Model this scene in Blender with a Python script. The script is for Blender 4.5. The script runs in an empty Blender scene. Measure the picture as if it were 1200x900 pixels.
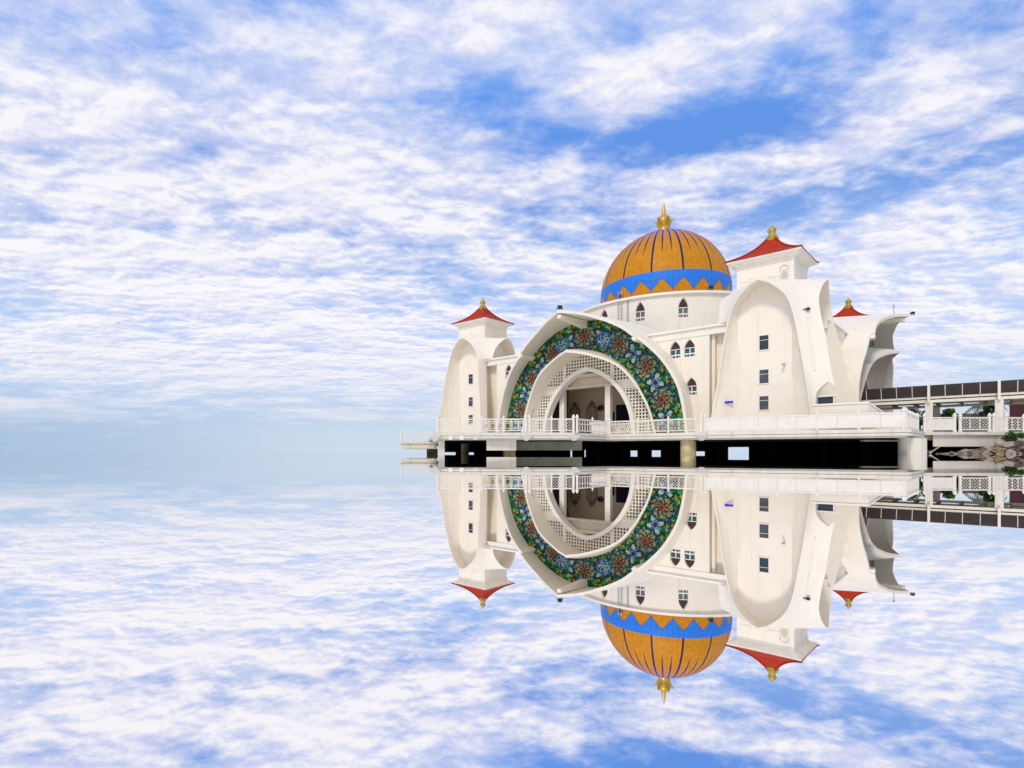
import bpy, bmesh, math, random
import numpy as np
from mathutils import Vector, Matrix
random.seed(7)
R = math.radians
scene = bpy.context.scene
C = scene.collection

# ------------------------------------------------------------------ camera
F, CX, EYE = 662.557, 514.7, 0.05
cam_d = bpy.data.cameras.new("camera"); cam = bpy.data.objects.new("camera", cam_d); C.objects.link(cam)
cam.location = (0, 0, EYE); cam.rotation_euler = (R(90), 0, 0)
cam_d.sensor_width = 36; cam_d.lens = 36 * F / 1200
cam_d.shift_x = (600 - CX) / 1200; cam_d.shift_y = 81 / 1200
cam_d.clip_start = 0.01; cam_d.clip_end = 30000
scene.camera = cam
scene.view_settings.view_transform = 'Standard'; scene.view_settings.look = 'None'
scene.view_settings.exposure = 0.0; scene.view_settings.gamma = 1
scene.view_settings.use_curve_mapping = False

# ------------------------------------------------------------------ node helper
class NT:
    def __init__(s, nt): s.nt = nt; s.N = nt.nodes; s.L = nt.links
    def _set(s, sock, v):
        if isinstance(v, bpy.types.NodeSocket): s.L.new(v, sock)
        elif v is not None:
            if hasattr(sock.default_value, '__len__') and not hasattr(v, '__len__'): v = [v] * len(sock.default_value)
            if hasattr(v, '__len__') and len(sock.default_value) == 4 and len(v) == 3: v = (*v, 1)
            sock.default_value = v
    def math(s, op, a, b=None, c=None, clamp=False):
        n = s.N.new('ShaderNodeMath'); n.operation = op; n.use_clamp = clamp
        for k, v in enumerate((a, b, c)):
            if v is not None: s._set(n.inputs[k], v)
        return n.outputs[0]
    def vmath(s, op, a, b=None):
        n = s.N.new('ShaderNodeVectorMath'); n.operation = op
        s._set(n.inputs[0], a)
        if b is not None: s._set(n.inputs[1], b)
        return n.outputs[0]
    def mix(s, f, a, b, mode='MIX'):
        n = s.N.new('ShaderNodeMix'); n.data_type = 'RGBA'; n.blend_type = mode; n.clamp_factor = True
        s._set(n.inputs[0], f); s._set(n.inputs[6], a); s._set(n.inputs[7], b); return n.outputs[2]
    def ramp(s, x, lo, hi, a=0.0, b=1.0, smooth=True):
        n = s.N.new('ShaderNodeMapRange'); n.interpolation_type = 'SMOOTHSTEP' if smooth else 'LINEAR'; n.clamp = True
        s._set(n.inputs[0], x); n.inputs[1].default_value = lo; n.inputs[2].default_value = hi
        n.inputs[3].default_value = a; n.inputs[4].default_value = b; return n.outputs[0]
    def noise(s, vec, scale, detail=4, rough=.5, dist=0.0, out=0):
        n = s.N.new('ShaderNodeTexNoise'); s._set(n.inputs['Vector'], vec); n.inputs['Scale'].default_value = scale
        n.inputs['Detail'].default_value = detail; n.inputs['Roughness'].default_value = rough
        n.inputs['Distortion'].default_value = dist; return n.outputs[out]
    def mapping(s, vec, loc=(0, 0, 0), rot=(0, 0, 0), scale=(1, 1, 1)):
        n = s.N.new('ShaderNodeMapping'); s._set(n.inputs[0], vec)
        n.inputs[1].default_value = loc; n.inputs[2].default_value = rot; n.inputs[3].default_value = scale; return n.outputs[0]
    def sep(s, v):
        n = s.N.new('ShaderNodeSeparateXYZ'); s._set(n.inputs[0], v); return n.outputs
    def comb(s, x, y, z):
        n = s.N.new('ShaderNodeCombineXYZ')
        for k, v in enumerate((x, y, z)): s._set(n.inputs[k], v)
        return n.outputs[0]

# ------------------------------------------------------------------ world: sky and clouds
SUN_EL, SUN_AZ = 42.0, 212.0     # azimuth clockwise from +Y (sun behind the viewer, to the left)
w = bpy.data.worlds.new("World"); scene.world = w; w.use_nodes = True
w.node_tree.nodes.clear(); n = NT(w.node_tree)
out = n.N.new('ShaderNodeOutputWorld'); bg = n.N.new('ShaderNodeBackground'); n.L.new(bg.outputs[0], out.inputs[0])
sky = n.N.new('ShaderNodeTexSky'); sky.sky_type = 'NISHITA'; sky.sun_disc = False
sky.sun_elevation = R(SUN_EL); sky.sun_rotation = R(SUN_AZ); sky.air_density = 1.0; sky.dust_density = 0.6; sky.ozone_density = 2.0
tc = n.N.new('ShaderNodeTexCoord'); d = tc.outputs['Generated']
dx, dy, dz = n.sep(d)
el = n.math('MULTIPLY', n.math('ARCSINE', dz), 57.29578)
az = n.math('MULTIPLY', n.math('ARCTAN2', dx, dy), 57.29578)
zc = n.math('ADD', n.math('MAXIMUM', dz, 0.0), 0.13)
px_ = n.math('DIVIDE', dx, zc); py_ = n.math('DIVIDE', dy, zc)
P = n.comb(px_, py_, 0.0)
P = n.mapping(P, rot=(0, 0, R(-4)))
# deep blue of a clear sky, saturated
blue = n.mix(1.0, sky.outputs[0], (0.70, 0.95, 1.55), 'MULTIPLY')
blue = n.mix(n.ramp(el, 5, 30), (4.3, 6.2, 9.3), blue)
blue = n.mix(n.ramp(el, 14, 34, 0, .85), blue, (1.42, 3.65, 9.4))
# large cloud masses, medium rolls, small cloudlets
big = n.noise(n.mapping(P, loc=(3.1, 7.7, 0), scale=(.8, .9, 1)), 1.0, 2, .5, 0)
med = n.noise(n.mapping(P, loc=(1.7, 5.4, 0), scale=(1.0, 1.25, 1)), 2.3, 6, .58, .0)
fin = n.noise(n.mapping(P, loc=(9.7, 2.4, 0), scale=(1.0, 1.35, 1)), 9.0, 6, .62, .25)
def blob(pxx, pyy, rx, ry, amp):
    X = (pxx - CX) / F; Z = (531 - pyy) / F
    a0 = math.degrees(math.atan(X)); e0 = math.degrees(math.atan(Z / math.hypot(1, X)))
    k = 57.3 / F * math.cos(math.radians(a0)) ** 1.5
    a = n.math('DIVIDE', n.math('SUBTRACT', az, a0), rx * k); b = n.math('DIVIDE', n.math('SUBTRACT', el, e0), ry * k)
    g = n.math('ADD', n.math('MULTIPLY', a, a), n.math('MULTIPLY', b, b))
    return n.math('MULTIPLY', n.math('EXPONENT', n.math('MULTIPLY', g, -1.0)), amp)
cov = n.math('ADD', n.math('MULTIPLY', big, .30), n.math('MULTIPLY', med, .95))
fw = n.math('MULTIPLY', n.math('SUBTRACT', fin, .5), n.ramp(el, 36, 14, .38, .78))
cov = n.math('ADD', cov, fw)
for bl in [(170, 230, 280, 110, .12), (60, 20, 120, 22, -.10), (230, 50, 50, 30, -.09), (120, 75, 70, 20, -.05), (565, 118, 80, 36, -.26), (880, 135, 140, 34, -.26), (1010, 130, 60, 30, -.10), (650, 150, 60, 16, -.10), (620, 25, 180, 25, .08),
           (1090, 212, 140, 26, -.22), (960, 235, 180, 12, -.10), (760, 40, 60, 14, -.06), (700, 185, 110, 14, -.08), (1130, 85, 100, 34, .18), (830, 60, 160, 20, .10), (730, 122, 85, 15, .24), (700, 90, 60, 10, .10),
           (975, 172, 110, 17, .26), (60, 300, 150, 26, .14), (290, 330, 330, 55, .06), (420, 420, 260, 40, .16), (90, 420, 200, 25, .12), (200, 265, 60, 12, -.10),
           (360, 265, 150, 14, -.08), (40, 355, 100, 9, -.12), (1080, 300, 160, 20, .05), (400, 90, 120, 50, .10), (1050, 380, 240, 60, .10), (490, 215, 130, 22, .07),
           (980, 30, 100, 22, -.05), (560, 290, 200, 12, -.04)]:
    cov = n.math('ADD', cov, blob(*bl))
veil = n.ramp(cov, .36, .62, 0, .50)
dens = n.ramp(cov, .47, .79)
# lit rims and lavender grey bases: compare the cover here with the cover a little sunwards
sh2 = n.noise(n.mapping(P, loc=(1.7, 5.4 - .10, 0), scale=(1.0, 1.25, 1)), 2.3, 6, .58, .0)
fi2 = n.noise(n.mapping(P, loc=(9.7, 2.4 - .035, 0), scale=(1.0, 1.35, 1)), 9.0, 4, .62, .25)
lit = n.math('ADD', n.math('MULTIPLY', n.math('SUBTRACT', med, sh2), 3.2), n.math('MULTIPLY', n.math('SUBTRACT', fin, fi2), 2.6))
lit = n.ramp(n.math('ADD', lit, n.math('MULTIPLY', dens, .25)), -.30, .55, smooth=False)
ccol = n.mix(lit, (6.9, 7.1, 9.2), (9.9, 9.65, 9.8))
ccol = n.mix(n.ramp(el, 12, 2, 0, .55), ccol, (7.0, 7.6, 8.5))
col = n.mix(veil, blue, (6.9, 7.6, 9.6))
col = n.mix(n.math('MULTIPLY', dens, .92), col, ccol)
# haze band near the horizon, with thin streaks
hz = n.mix(n.ramp(az, -40, 30), (4.7, 6.1, 8.1), (6.1, 7.2, 8.7))
st = n.noise(n.comb(n.math('MULTIPLY', az, .055), n.math('MULTIPLY', el, .85), 3.3), 1.0, 6, .6, .4)
for bl in [(130, 474, 200, 4, .10), (430, 488, 120, 4, .12), (330, 478, 90, 3, .06), (60, 460, 200, 3, .08), (300, 455, 160, 3, .07), (1050, 430, 200, 8, .1), (900, 470, 300, 10, .08)]: st = n.math('ADD', st, blob(*bl))
hz = n.mix(n.ramp(st, .44, .66, 0, .8), hz, (7.6, 7.8, 8.6))
hz = n.mix(n.ramp(el, 4.2, 1.2), hz, n.mix(n.ramp(az, -42, -5), (4.0, 5.45, 7.4), (6.1, 7.25, 8.5)))
col = n.mix(n.ramp(n.math('ADD', el, n.math('MULTIPLY', med, 9.0)), 12.2, 6.2), col, hz)
n.L.new(col, bg.inputs[0]); bg.inputs[1].default_value = 0.1
# sun, veiled by thin cloud
sd = bpy.data.lights.new("sun", 'SUN'); so = bpy.data.objects.new("sun", sd); C.objects.link(so)
sd.energy = 1.5; sd.angle = R(10); sd.color = (1, .93, .80)
sv = Vector((math.sin(R(SUN_AZ)) * math.cos(R(SUN_EL)), math.cos(R(SUN_AZ)) * math.cos(R(SUN_EL)), math.sin(R(SUN_EL))))
so.rotation_euler = sv.to_track_quat('Z', 'Y').to_euler(); so.location = sv * 100

# ------------------------------------------------------------------ materials
def mat(name, col, rough=.6, metal=0.0, var=0.0, vscale=1.0, bump=0.0, bscale=8.0, streak=0.0, stain=None, spec=.5):
    m = bpy.data.materials.new(name); m.use_nodes = True; t = NT(m.node_tree)
    b = t.N['Principled BSDF']; b.inputs['Roughness'].default_value = rough; b.inputs['Metallic'].default_value = metal
    b.inputs['Specular IOR Level'].default_value = spec
    co = t.N.new('ShaderNodeTexCoord').outputs['Object']; c = (*col, 1)
    if var:
        c = t.mix(t.ramp(t.noise(co, vscale, 6, .6), .3, .7), tuple(k * (1 - var) for k in col), tuple(min(1, k * (1 + var * .6)) for k in col))
    if streak:
        sn = t.noise(t.mapping(co, scale=(2.2, 2.2, .16)), 1.0, 6, .65)
        c = t.mix(t.ramp(sn, .52, .78, 0, streak), c, stain or tuple(k * .6 for k in col))
    if c.__class__ is tuple: b.inputs['Base Color'].default_value = c
    else: t.L.new(c, b.inputs['Base Color'])
    if bump:
        bn = t.N.new('ShaderNodeBump'); bn.inputs['Strength'].default_value = bump; bn.inputs['Distance'].default_value = .05
        t.L.new(t.noise(co, bscale, 6, .6), bn.inputs['Height']); t.L.new(bn.outputs[0], b.inputs['Normal'])
    return m
M = {}
M['plaster'] = mat('cream_plaster', (.86, .78, .645), .65, var=.035, vscale=.5, bump=.10, bscale=3, streak=.55, stain=(.60, .55, .45))
M['ridge'] = mat('red_ridge', (.40, .03, .012), .7, var=.2, vscale=4, spec=.15)
M['white'] = mat('white_trim', (.86, .80, .69), .5, var=.04, vscale=1.5, streak=.4, stain=(.6, .56, .48))
M['rail'] = mat('railing_paint', (.80, .735, .63), .5, var=.06, vscale=2, streak=.25, stain=(.58, .52, .44))
M['deck'] = mat('deck_concrete', (.72, .66, .54), .75, var=.08, vscale=.8, bump=.15, streak=.75, stain=(.42, .38, .27))
M['dark'] = mat('painted_deep_shade', (.014, .013, .014), .95, var=.3, vscale=1, spec=.05)  # shade under the deck and in porch openings put into a near-black colour
M['olive'] = mat('olive_concrete', (.30, .29, .20), .85, var=.2, vscale=1, streak=.6, stain=(.12, .11, .06))  # greenish concrete; the recessed deck beam's shade is mixed into this colour
M['yellowish'] = mat('stained_pier', (.52, .43, .22), .8, var=.25, vscale=1.6, streak=.5, stain=(.3, .22, .08))
M['red'] = mat('red_roof_tile', (.46, .040, .012), .7, var=.18, vscale=3, spec=.15)
M['gold'] = mat('gold_paint', (.60, .34, .035), .35, metal=.35, var=.25, vscale=3)
M['goldgreen'] = mat('gilded_finial', (.50, .36, .05), .35, metal=.3, var=.3, vscale=5)
M['black'] = mat('black_metal', (.012, .012, .015), .45)
M['glassdark'] = mat('dark_glass', (.030, .040, .055), .12)
M['glassgrey'] = mat('grey_glass', (.12, .15, .16), .15, var=.2, vscale=2)
M['glassdim'] = mat('dim_glass', (.07, .08, .085), .15, var=.3, vscale=1)
M['glassred'] = mat('stained_glass_red', (.06, .020, .018), .2, var=.5, vscale=5)
M['glassteal'] = mat('stained_glass_teal', (.03, .10, .12), .2, var=.4, vscale=5)
M['interior'] = mat('porch_wall', (.62, .52, .38), .8, var=.06, vscale=1)
M['wood'] = mat('carved_wood', (.24, .11, .065), .6, var=.3, vscale=6)
M['porchshade'] = mat('painted_porch_shade', (.055, .045, .04), .8, var=.3, vscale=2)  # shade of the porch interior put into a dark brown colour
M['floor'] = mat('terrace_tile', (.62, .50, .42), .6, var=.1, vscale=2)
M['brown'] = mat('brown_canopy_panel', (.048, .030, .030), .35, var=.15, vscale=2)
M['signblue'] = mat('blue_sign', (.03, .02, .62), .5)
M['maroon'] = mat('maroon_wall', (.10, .022, .028), .7, var=.2)
M['bark'] = mat('bark', (.12, .085, .055), .9, var=.3, vscale=6)
M['leaf'] = mat('leaf_green', (.016, .050, .012), .55, var=.45, vscale=2.5)
M['leaf2'] = mat('leaf_bright', (.075, .18, .020), .55, var=.4, vscale=3)
M['steel'] = mat('grey_steel', (.45, .46, .48), .35, metal=.6)
M['cyanpaint'] = mat('blue_litter', (.05, .25, .6), .5)

def red_tiles():
    m = M['red']; t = NT(m.node_tree); b = t.N['Principled BSDF']
    co = t.N.new('ShaderNodeTexCoord').outputs['Object']; z = t.sep(co)[2]
    wv = t.math('FRACT', t.math('MULTIPLY', z, 5.5))
    src = b.inputs['Base Color'].links[0].from_socket
    t.L.new(t.mix(t.ramp(wv, .0, .3, .55, 0), src, (.25, .018, .010)), b.inputs['Base Color'])
    bn = t.N.new('ShaderNodeBump'); bn.inputs['Distance'].default_value = .05; t.L.new(wv, bn.inputs['Height']); t.L.new(bn.outputs[0], b.inputs['Normal'])
red_tiles()

DZ = 17.6; DR = 6.85    # dome centre height and radius
def meridian_at(px):      # the dome meridian whose front edge stands at this surveyed column
    a_ = -.788; best = None
    for d_ in np.arange(-130, -10, .1):
        x = DR * math.cos(R(d_)); y = DR * math.sin(R(d_)); X = 25.28 + x * math.cos(a_) - y * math.sin(a_); Y = 63.631 + x * math.sin(a_) + y * math.cos(a_)
        e = abs(CX + F * X / Y - px)
        if best is None or e < best[0]: best = (e, d_)
    return best[1]
DOFF = 2 - meridian_at(801) / 360.0
def dome_mat():
    m = bpy.data.materials.new('dome_mosaic_tiles'); m.use_nodes = True; t = NT(m.node_tree); b = t.N['Principled BSDF']
    b.inputs['Roughness'].default_value = .5; b.inputs['Specular IOR Level'].default_value = .2
    co = t.N.new('ShaderNodeTexCoord').outputs['Object']; x, y, z = t.sep(co)
    r = t.math('SQRT', t.math('ADD', t.math('MULTIPLY', x, x), t.math('MULTIPLY', y, y)))
    th = t.math('ADD', t.math('DIVIDE', t.math('ARCTAN2', y, x), 2 * math.pi), DOFF)
    def edge(k):   # distance in metres to the nearest of k meridians
        f_ = t.math('FRACT', t.math('MULTIPLY', th, k)); dd = t.math('MINIMUM', f_, t.math('SUBTRACT', 1.0, f_))
        return t.math('MULTIPLY', t.math('MULTIPLY', dd, r), 2 * math.pi / k)
    wd = t.math('ADD', t.ramp(z, 18.5, 25.0, .07, .09, False), t.ramp(z, 23.6, 25.0, 0, .13))
    long_ = t.math('MULTIPLY', t.math('LESS_THAN', edge(14), t.math('MULTIPLY', wd, 1.25)), t.math('GREATER_THAN', z, 18.6))
    short = t.math('MULTIPLY', t.math('LESS_THAN', edge(42), t.math('MULTIPLY', wd, t.ramp(z, 20.7, 22.5, .35, 1.0))), t.math('GREATER_THAN', z, 20.7))
    rib = t.math('MAXIMUM', long_, short)
    # zigzag with round-shouldered gold lozenges below the blue band
    f_ = t.math('FRACT', t.math('ADD', t.math('MULTIPLY', th, 21), .5)); tri = t.math('ABSOLUTE', t.math('SUBTRACT', t.math('MULTIPLY', f_, 2.0), 1.0))
    zz = t.math('ADD', 16.55, t.math('MULTIPLY', t.math('POWER', t.math('SUBTRACT', 1.0, tri), .85), 1.25))
    band = t.math('MULTIPLY', t.math('LESS_THAN', z, 18.6), t.math('GREATER_THAN', z, zz))
    blueish = t.mix(t.ramp(z, 21.5, 24.2), (.012, .010, .07), (.008, .030, .55))
    g = t.mix(t.ramp(t.noise(co, 2.5, 6, .6), .3, .7), (.50, .190, .002), (.61, .240, .003))
    seam = t.math('LESS_THAN', edge(84), .022)
    zf = t.math('FRACT', t.math('MULTIPLY', z, .85)); seam = t.math('MAXIMUM', seam, t.math('LESS_THAN', zf, .035))
    g = t.mix(t.math('MULTIPLY', seam, .22), g, (.28, .10, .01))
    c = t.mix(rib, g, blueish)
    edgeline = t.math('LESS_THAN', t.math('ABSOLUTE', t.math('SUBTRACT', z, zz)), .06)
    bb = t.mix(t.ramp(t.noise(co, 3, 5, .6), .3, .7), (.02, .17, .62), (.03, .20, .70))
    bb = t.mix(t.math('MULTIPLY', seam, .3), bb, (.01, .08, .35))
    c = t.mix(band, c, bb); c = t.mix(t.math('MULTIPLY', t.math('MULTIPLY', edgeline, t.math('LESS_THAN', z, 18.5)), .6), c, (.02, .05, .18))
    t.L.new(c, b.inputs['Base Color'])
    bn = t.N.new('ShaderNodeBump'); bn.inputs['Distance'].default_value = .03; bn.inputs['Strength'].default_value = .5
    t.L.new(t.math('SUBTRACT', 1.0, t.math('MAXIMUM', seam, rib)), bn.inputs['Height']); t.L.new(bn.outputs[0], b.inputs['Normal'])
    return m
M['dome'] = dome_mat()

def water_mat():
    m = bpy.data.materials.new('still_water'); m.use_nodes = True; t = NT(m.node_tree); t.N.clear()
    o = t.N.new('ShaderNodeOutputMaterial'); g = t.N.new('ShaderNodeBsdfGlossy'); g.distribution = 'GGX'
    g.inputs['Color'].default_value = (.985, .975, .975, 1); g.inputs['Roughness'].default_value = 0.0
    t.L.new(g.outputs[0], o.inputs[0]); return m
M['water'] = water_mat()
def rock_mat():
    m = bpy.data.materials.new('shore_rock'); m.use_nodes = True; t = NT(m.node_tree); b = t.N['Principled BSDF']; b.inputs['Roughness'].default_value = .85
    co = t.N.new('ShaderNodeTexCoord').outputs['Object']; rnd = t.N.new('ShaderNodeObjectInfo').outputs['Random']
    base = t.mix(rnd, (.12, .10, .09), (.58, .47, .34))
    c = t.mix(t.ramp(t.noise(co, 2.6, 8, .7), .48, .68), base, (.075, .06, .05))
    t.L.new(c, b.inputs['Base Color'])
    bn = t.N.new('ShaderNodeBump'); bn.inputs['Distance'].default_value = .1; t.L.new(t.noise(co, 6, 8, .7), bn.inputs['Height']); t.L.new(bn.outputs[0], b.inputs['Normal'])
    return m
M['rock'] = rock_mat()
MOS = {k: mat('mosaic_' + k, c, .3, var=.5, vscale=5, spec=.25) for k, c in dict(
    green=(.004, .085, .022), bright=(.022, .30, .055), lime=(.16, .32, .02), teal=(.008, .085, .09), blue=(.006, .050, .17), sky=(.09, .26, .38),
    yellow=(.40, .25, .012), orange=(.26, .07, .01), maroon=(.10, .006, .03), white=(.34, .48, .40), lead=(.008, .025, .02)).items()}

# ------------------------------------------------------------------ object helpers
def tag(o, label=None, cat=None, group=None, kind=None):
    if label: o['label'] = label
    if cat: o['category'] = cat
    if group: o['group'] = group
    if kind: o['kind'] = kind
    return o
def empty(name, loc=(0, 0, 0), rz=0.0, parent=None, **k):
    o = bpy.data.objects.new(name, None); C.objects.link(o); o.location = loc; o.rotation_euler = (0, 0, rz)
    if parent: o.parent = parent
    return tag(o, **k)
class MB:
    """collects vertices and faces of ONE mesh object"""
    def __init__(s): s.v = []; s.f = []; s.m = []; s.sm = []; s.cur = 0; s.smooth = False
    def mat(s, k): s.cur = k; return s
    def face(s, idx): s.f.append(tuple(idx)); s.m.append(s.cur); s.sm.append(s.smooth)
    def add(s, pts): b = len(s.v); s.v += [tuple(p) for p in pts]; return b
    def box(s, x0, x1, y0, y1, z0, z1, T=None):
        p = [Vector((x, y, z)) for z in (z0, z1) for x, y in ((x0, y0), (x1, y0), (x1, y1), (x0, y1))]
        if T: p = [T @ q for q in p]
        b = s.add(p)
        for q in ((3, 2, 1, 0), (4, 5, 6, 7), (0, 1, 5, 4), (1, 2, 6, 5), (2, 3, 7, 6), (3, 0, 4, 7)): s.face([b + k for k in q])
    def bar(s, a, c, wd, h=None, up=(0, 0, 1)):
        a, c = Vector(a), Vector(c); h = h or wd; dd = (c - a)
        if dd.length < 1e-6: return
        dd.normalize(); up = Vector(up)
        if abs(dd.dot(up)) > .98: up = Vector((1, 0, 0)) if abs(dd.x) < .9 else Vector((0, 1, 0))
        sx = dd.cross(up).normalized() * wd / 2; sz = sx.cross(dd).normalized() * h / 2
        b = s.add([e + i * sx + j * sz for e in (a, c) for i, j in ((-1, -1), (1, -1), (1, 1), (-1, 1))])
        for q in ((3, 2, 1, 0), (4, 5, 6, 7), (0, 1, 5, 4), (1, 2, 6, 5), (2, 3, 7, 6), (3, 0, 4, 7)): s.face([b + k for k in q])
    def loft(s, rings, cap0=True, cap1=True, closed=True):
        k = len(rings[0]); bs = [s.add(r) for r in rings]
        for a, b in zip(bs, bs[1:]):
            for i in range(k if closed else k - 1):
                j = (i + 1) % k; s.face((a + i, a + j, b + j, b + i))
        if cap0: s.face([bs[0] + i for i in reversed(range(k))])
        if cap1: s.face([bs[-1] + i for i in range(k)])
    def lathe(s, prof, c=(0, 0, 0), seg=16, T=None):
        rings = []
        for r_, z in prof:
            ring = [Vector((c[0] + r_ * math.cos(2 * math.pi * k / seg), c[1] + r_ * math.sin(2 * math.pi * k / seg), c[2] + z)) for k in range(seg)]
            if T: ring = [T @ q for q in ring]
            rings.append(ring)
        s.loft(rings)
    def tube(s, a, c, r_, seg=8):
        a, c = Vector(a), Vector(c); q = (c - a).to_track_quat('Z', 'Y').to_matrix().to_4x4(); q.translation = a
        s.lathe([(r_, 0), (r_, (c - a).length)], seg=seg, T=q)
    def prism(s, poly, z0, z1):
        s.loft([[(x, y, z0) for x, y in poly], [(x, y, z1) for x, y in poly]])
    def build(s, name, mats, parent=None, T=None, **k):
        me = bpy.data.meshes.new(name); v = [T @ Vector(p) for p in s.v] if T else s.v
        me.from_pydata(v, [], s.f)
        for m_ in (mats if isinstance(mats, (list, tuple)) else [mats]): me.materials.append(m_)
        me.polygons.foreach_set('material_index', s.m); me.polygons.foreach_set('use_smooth', s.sm)
        bm = bmesh.new(); bm.from_mesh(me)
        bmesh.ops.remove_doubles(bm, verts=bm.verts, dist=1e-5); bmesh.ops.dissolve_degenerate(bm, edges=bm.edges, dist=1e-5)
        bmesh.ops.recalc_face_normals(bm, faces=bm.faces); bm.to_mesh(me); bm.free(); me.update()
        o = bpy.data.objects.new(name, me); C.objects.link(o)
        if parent: o.parent = parent
        return tag(o, **k)
def autosmooth(o, ang=35):
    me = o.data; bm = bmesh.new(); bm.from_mesh(me)
    for e in bm.edges:
        e.smooth = not (len(e.link_faces) == 2 and e.calc_face_angle(0) > R(ang))
    for f_ in bm.faces: f_.smooth = True
    bm.to_mesh(me); bm.free()
def cut(o, cutter):
    """subtract a cutter mesh (MB) for good, keeping real reveals"""
    co = cutter.build('cutter', M['plaster']); mo = o.modifiers.new('b', 'BOOLEAN'); mo.operation = 'DIFFERENCE'; mo.solver = 'EXACT'; mo.object = co
    po = o.parent; co.parent = po
    bpy.context.view_layer.update(); dg = bpy.context.evaluated_depsgraph_get()
    me = bpy.data.meshes.new_from_object(o.evaluated_get(dg)); o.modifiers.clear(); o.data = me
    bpy.data.objects.remove(co)
def pointed(wd, h, k=.5, seg=7):
    """outline of a pointed arch, width wd, height h, straight up to k*h"""
    pts = [(-wd / 2, 0), (wd / 2, 0)]; hs = h * k
    for i in range(seg + 1):
        a = i / seg; pts.append((wd / 2 * (1 - a ** 1.9) if a < 1 else 0, hs + (h - hs) * a))
    L = pts[2:-1]; pts += [(-x, z) for x, z in reversed(L)]
    return pts
def pchip(xs, ys, x):
    xs, ys = np.array(xs, float), np.array(ys, float); h = np.diff(xs); dl = np.diff(ys) / h; m = np.zeros(len(xs))
    for i in range(1, len(xs) - 1):
        if dl[i - 1] * dl[i] > 0:
            w1, w2 = 2 * h[i] + h[i - 1], h[i] + 2 * h[i - 1]; m[i] = (w1 + w2) / (w1 / dl[i - 1] + w2 / dl[i])
    m[0], m[-1] = dl[0], dl[-1]
    x = min(max(x, xs[0]), xs[-1]); i = min(int(np.searchsorted(xs, x, side='right')) - 1, len(xs) - 2); i = max(i, 0)
    t = (x - xs[i]) / h[i]
    return float((2 * t**3 - 3 * t**2 + 1) * ys[i] + (t**3 - 2 * t**2 + t) * h[i] * m[i] + (-2 * t**3 + 3 * t**2) * ys[i + 1] + (t**3 - t**2) * h[i] * m[i + 1])

# ------------------------------------------------------------------ water, shore
mb = MB(); s_ = 12000; mb.add([(-s_, -s_, 0), (s_, -s_, 0), (s_, s_, 0), (-s_, s_, 0)]); mb.face((0, 1, 2, 3))
mb.build('sea_water', M['water'], kind='structure')
def W(px, Y): return ((px - CX) / F * Y, Y)          # a surveyed point: photo column and distance

# ------------------------------------------------------------------ deck
ZD = 1.5
deck = empty('viewing_deck', (0, 0, 0), label='cream concrete deck on piers carrying the mosque above the water', cat='deck')
A, B_, Cc, D, E_, F_, G = (-.3, 40.3), W(617, 39.7), W(673, 39.7), W(712, 43.2), W(823, 39), W(1068, 33.3), W(1083, 38.2)
front = [A, B_, Cc, D, E_, F_, G]
poly = front + [(48, 56), (54, 70), (30, 96), (-1.5, 68)]
def inset(pl, dd):
    out_ = []
    k = len(pl)
    for i in range(k):
        p0, p1, p2 = Vector(pl[i - 1]), Vector(pl[i]), Vector(pl[(i + 1) % k])
        e1, e2 = (p1 - p0).normalized(), (p2 - p1).normalized(); n1, n2 = Vector((-e1.y, e1.x)), Vector((-e2.y, e2.x))
        b = (n1 + n2).normalized(); out_.append(tuple(p1 + b * dd / max(.3, b.dot(n1))))
    return out_
mb = MB(); mb.prism(poly, 1.28, ZD); mb.build('deck_slab', M['deck'], deck)
mb = MB(); mb.prism(inset(poly, .28), .98, 1.276)
mb.build('fascia_beam', M['deck'], deck)
# nosing shadow line and lower drip beam
mb = MB()
pl = inset(poly, .10)
for a, b in zip(pl[:6], pl[1:7]): mb.bar((*a, 1.17), (*b, 1.17), .2, .16)
mb.build('edge_moulding', M['deck'], deck)
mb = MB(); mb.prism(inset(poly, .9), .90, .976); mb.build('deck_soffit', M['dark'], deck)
# brackets under the corner posts
for p in (A, B_, Cc, E_):
    mb = MB(); mb.loft([[(p[0] + .10 * i, p[1] + .15 + .10 * j, .92) for i, j in ((-1, -1), (1, -1), (1, 1), (-1, 1))],
                        [(p[0] + .42 * i, p[1] + .1 + .42 * j, 1.30) for i, j in ((-1, -1), (1, -1), (1, 1), (-1, 1))]])
    mb.build('bracket', M['white'], deck)
for i, px in enumerate((528, 541, 557)):
    x, y = W(px, 40.2); mb = MB(); mb.box(x - .15, x + .15, y - .12, y + .25, 1.0, 1.27); mb.build('bracket', M['white'], deck)
def wbox(px0, px1, Y, dep, z0, z1):
    m_ = MB(); a, b = W(px0, Y), W(px1, Y); m_.box(a[0], b[0], Y, Y + dep, z0, z1); return m_
wbox(513.5, 521, 40.9, 1.6, -1, .975).build('pier', M['deck'], deck)
wbox(570.5, 605, 40.5, .5, .24, .976).build('drop_beam', M['deck'], deck)
wbox(591, 604, 41.2, 1.1, -1, .9).build('pier', M['yellowish'], deck)
wbox(605.2, 682, 41.6, .4, .25, .975).build('drop_beam', M['olive'], deck)
mb = MB(); mb.lathe([(.52, -1), (.52, .972)], (*W(806.5, 40.6), 0), 20); mb.build('pier', M['yellowish'], deck)
wbox(640, 683, 42.2, .25, .93, 1.0).build('drop_beam', M['deck'], deck)
wbox(1057, 1078, 35.2, .3, -1, .975).build('pier', M['deck'], deck)
mb = MB(); mb.lathe([(.70, -1), (.70, .972)], (*W(1069, 35.0), 0), 24); mb.build('pier', M['deck'], deck)
wbox(1013, 1055.5, 36.5, .4, .80, .97).build('drop_beam', M['deck'], deck)
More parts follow.
